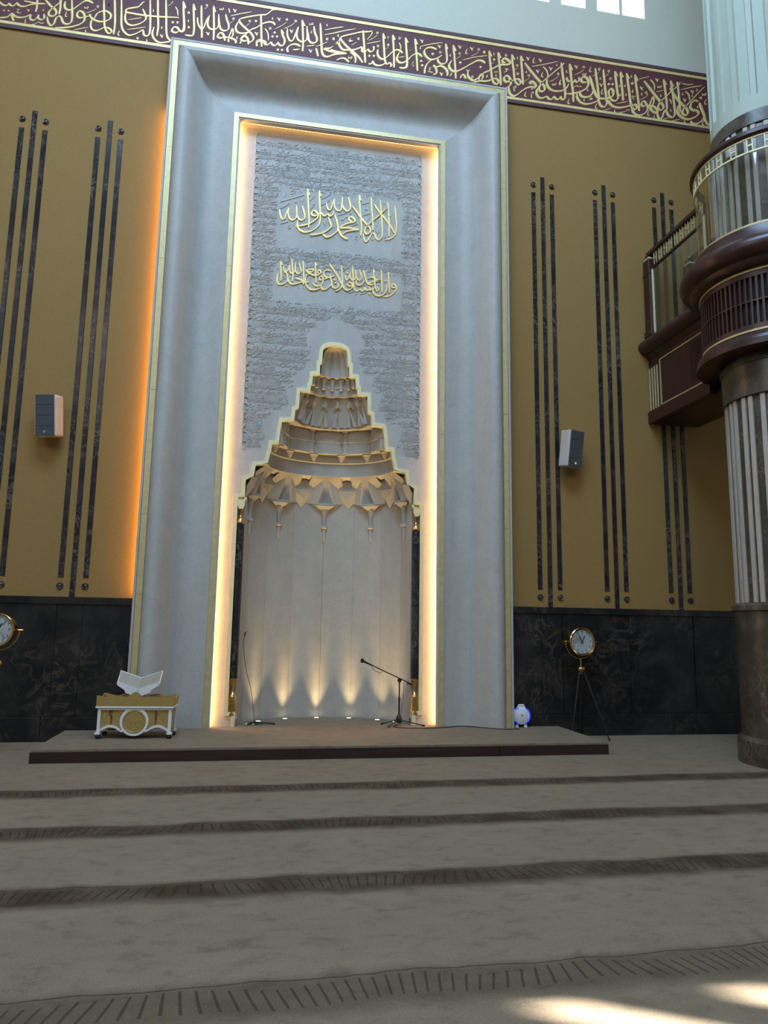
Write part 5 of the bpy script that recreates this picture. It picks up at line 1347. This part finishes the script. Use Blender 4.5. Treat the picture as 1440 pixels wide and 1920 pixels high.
for sx in (-1, 1):
    q = [(-hd - .004, .372), (hd + .004, .372)] + [((hd + .004) * (1 - 2 * i / 20), .372 + .100 + .022 * math.cos(i / 20 * 2 * PI)) for i in range(21)]
    MB().prism(q, lambda a, b, t: (t, a, b), *sorted((sx * (hw + .006), sx * (hw + .018)))).build('scalloped_rim', 'gold_board', dk)
br = thing('book_rest', 'open white folding book rest standing on the low white and gold desk', 'book rest', (TX - .01, TY + .05, TZ + .372), math.radians(-4))
def wing(s):
    # sloping board from the central fold outwards and up, leaning back
    fold0 = Vector((0, -.06, .17)); fold1 = Vector((0, .10, .31)); out = Vector((s * .245, 0, .085))
    n = out.cross(fold1 - fold0).normalized() * (s * .012)
    q = [fold0, fold0 + out, fold1 + out * 1.02, fold1]
    m = MB(); v = [tuple(p) for p in q] + [tuple(p - n) for p in q]
    m.add(v, [(0, 1, 2, 3), (4, 7, 6, 5)] + [(i, (i + 1) % 4, (i + 1) % 4 + 4, i + 4) for i in range(4)]); w = m.build('wing', 'cream', br)
    e = MB().tube([fold1 - n * .5, fold1 + out * 1.02 - n * .5, fold0 + out - n * .5], .0085, 6).build('edge_trim', 'white_paint', br)
    a = fold0 + Vector((0, -.012, 0)); b = a + out
    lip = [a + Vector((s * .01, 0, -.075)), a + out * .60 + Vector((0, 0, -.075)), a + out * .62 + Vector((0, 0, -.05)), b + Vector((0, 0, -.02)), b + Vector((0, 0, .022)), a + Vector((0, 0, .02))]
    v = [tuple(p) for p in lip] + [(p.x, p.y + .014, p.z) for p in lip]
    MB().add(v, [tuple(range(5, -1, -1)), tuple(range(6, 12))] + [(i, (i + 1) % 6, (i + 1) % 6 + 6, i + 6) for i in range(6)]).build('front_lip', 'white_paint', br)
    lg = [Vector((-s * .16, -.045, 0)), Vector((-s * .19, -.045, 0)), Vector((-s * .03, -.05, .16)), Vector((s * .03, -.05, .17)), Vector((s * .0, -.05, .12))]
    lg = [Vector((s * .12, -.04, 0)), Vector((s * .19, -.04, 0)), Vector((s * .16, -.045, .06)), Vector((s * .03, -.05, .17)), Vector((-s * .02, -.05, .15)), Vector((s * .07, -.045, .07))]
    v = [tuple(p) for p in lg] + [(p.x, p.y + .13, p.z) for p in lg]
    MB().add(v, [tuple(range(6)), tuple(range(11, 5, -1))] + [(i, (i + 1) % 6, (i + 1) % 6 + 6, i + 6) for i in range(6)]).build('leg', 'cream', br)
wing(1); wing(-1)
MB().box(-.026, .026, -.055, .08, .145, .18).build('hinge_block', 'gold_board', br, bevel=.004)
# ------------------------------------------------------------------ microphone stand
ms = thing('microphone_stand', 'black boom microphone stand with three legs in front of the niche', 'microphone stand', (1.03, .40, HP))
MB().tube([(0, 0, .05), (0, 0, .36)], .012, 10).tube([(0, 0, .34), (0, 0, .60)], .009, 10).build('pole', 'black', ms, smooth=True)
MB().lathe([(.022, .03), (.045, .05), (.046, .085), (.035, .12), (.016, .15)], n=14).build('leg_hub', 'black', ms, smooth=True)
for a, d in ((-28, .36), (168, .24), (-128, .30)):
    q = math.radians(a); e = Vector((math.cos(q) * d, math.sin(q) * d, .0145))
    lg = MB().tube([(math.cos(q) * .03, math.sin(q) * .03, .07), e], .008, 8).build('leg', 'black', ms, smooth=True)
    k = Vector((math.cos(q), math.sin(q), 0)); MB().tube([e - k * .03 + Vector((0, 0, .004)), e + k * .012], .0125, 8).build('rubber_foot', 'rubber', lg, smooth=True)
MB().lathe([(.014, .34), (.017, .36), (.014, .38)], n=12).build('collar', 'black', ms, smooth=True)
J = Vector((0, 0, .61)); T0 = Vector((.185, 0, .555)); T1 = Vector((-.485, -.02, .855))
MB().tube([J - Vector((.0, .03, .0)), J + Vector((0, .03, 0))], .026, 12).tube([(0, 0, .585), (0, 0, .635)], .02, 10).build('swivel_joint', 'black', ms, smooth=True)
MB().tube([T0, T1], .0075, 8).build('boom', 'black', ms, smooth=True)
MB().tube([T0, T0.lerp(J, .40)], [.014, .017], 10).build('counterweight', 'black', ms, smooth=True)
d = (T1 - T0).normalized()
mic = MB().tube([T1 - d * .10, T1 - d * .02, T1 + d * .035], [.011, .013, .017], 12).build('microphone', 'black', ms, smooth=True)
MB().lathe([(.001, -.030), (.017, -.024), (.026, -.008), (.027, .006), (.020, .024), (.001, .031)], n=14).build('windscreen', 'rubber', mic, smooth=True).location = T1 + d * .055
def smooth3(P, n=6):
    A = smooth_pts([(p[0], p[1]) for p in P], n); B = smooth_pts([(p[2], 0) for p in P], n); return [(a[0], a[1], b[0]) for a, b in zip(A, B)]
MB().tube(smooth3([T1 - d * .09, T1 - d * .12 + Vector((0, -.02, -.05)), T1.lerp(T0, .30) + Vector((0, -.02, -.05)), T1.lerp(T0, .36) + Vector((0, 0, -.005))]), .0035, 6).build('cable', 'rubber', ms, smooth=True)
MB().tube(smooth3([T0.lerp(J, .65) + Vector((0, 0, -.01)), (.055, -.01, .42), (.035, -.01, .22), (.012, -.015, .13)]), .0035, 6).build('cable', 'rubber', ms, smooth=True)
def lying(name, pts, r, label, cat):
    P = [(a, b) for a, b in pts]; Q = smooth_pts(P, 6)
    return tag(MB().tube([(a, b, HP + r) for a, b in Q], r, 6).build(name, 'rubber', None, smooth=True), label, cat)
lying('microphone_cable', [(1.00, .36), (.92, .24), (.98, .12), (1.2, .05), (1.45, .06), (1.62, .10), (1.75, .16), (1.88, .21), (2.0, .16), (2.12, .06), (2.4, -.14), (2.6, -.10)], .006, 'thin black cable running over the platform from the microphone stand', 'cable')
# slim gooseneck microphone at the left of the niche
gn = thing('gooseneck_microphone', 'slim black gooseneck microphone on small folded feet at the left of the niche', 'microphone', (-.93, .62, HP))
MB().tube(smooth3([(-.02, 0, .02), (-.04, .005, .20), (-.09, .0, .48), (-.16, -.02, .72), (-.20, -.06, .95), (-.215, -.08, 1.08), (-.205, -.08, 1.20)]), .0038, 6).build('gooseneck', 'black', gn, smooth=True)
MB().tube([(-.205, -.08, 1.19), (-.195, -.085, 1.25)], [.009, .007], 8).tube([(-.212, -.08, 1.20), (-.16, -.085, 1.27)], [.005, .002], 6).build('microphone_head', 'black', gn, smooth=True)
for a, b in (((-.12, -.12), (.06, .03)), ((-.11, -.02), (.08, .05)), ((-.02, -.10), (.26, -.06))):
    lg = MB().tube([(a[0], a[1], .012), ((a[0] + b[0]) / 2, (a[1] + b[1]) / 2, .03), (b[0], b[1], .012)], .011, 8).build('foot', 'black', gn, smooth=True)
    MB().tube([(a[0] - .03, a[1] - .004, .012), (a[0], a[1], .012)], .010, 8).build('shiny_tip', 'chrome', lg, smooth=True)
# round white device with a blue ring of light
ap = thing('air_purifier', 'round white device with a glowing blue ring beside the right foot of the portal', 'appliance', (2.704, .092, HP), math.radians(-4)); ap.scale = (1.03, 1, 1.03)
m = MB().lathe([(.001, -.05), (.085, -.05), (.115, -.03), (.122, 0), (.118, .03), (.10, .042), (.001, .046)], n=36); m.v = [(x, -z, y + .155) for x, y, z in m.v]; m.build('body', 'dial', ap, smooth=True)
for a0, a1 in ((-62, 62), (112, 135), (222, 246)):
    pts = [(.112 * math.cos(math.radians(a)), -.038, .155 + .112 * math.sin(math.radians(a))) for a in [a0 + (a1 - a0) * i / 16 for i in range(17)]]
    MB().tube(pts, .0075, 8).build('light_ring', 'led_blue', ap, smooth=True)
m = MB().lathe([(.012, 0), (.010, .004)], n=12); m.v = [(x, -.045 - z, y + .158) for x, y, z in m.v]; m.build('button', 'slate', ap)
for s in (-1, 1): MB().lathe([(.026, 0), (.024, .02), (.012, .045)], (s * .06, 0), 12).build('foot', 'white_paint', ap, smooth=True)
MB().tube([(-.05, 0, .25), (-.03, 0, .292), (.03, 0, .292), (.05, 0, .25)], .014, 8).build('handle', 'white_paint', ap, smooth=True)
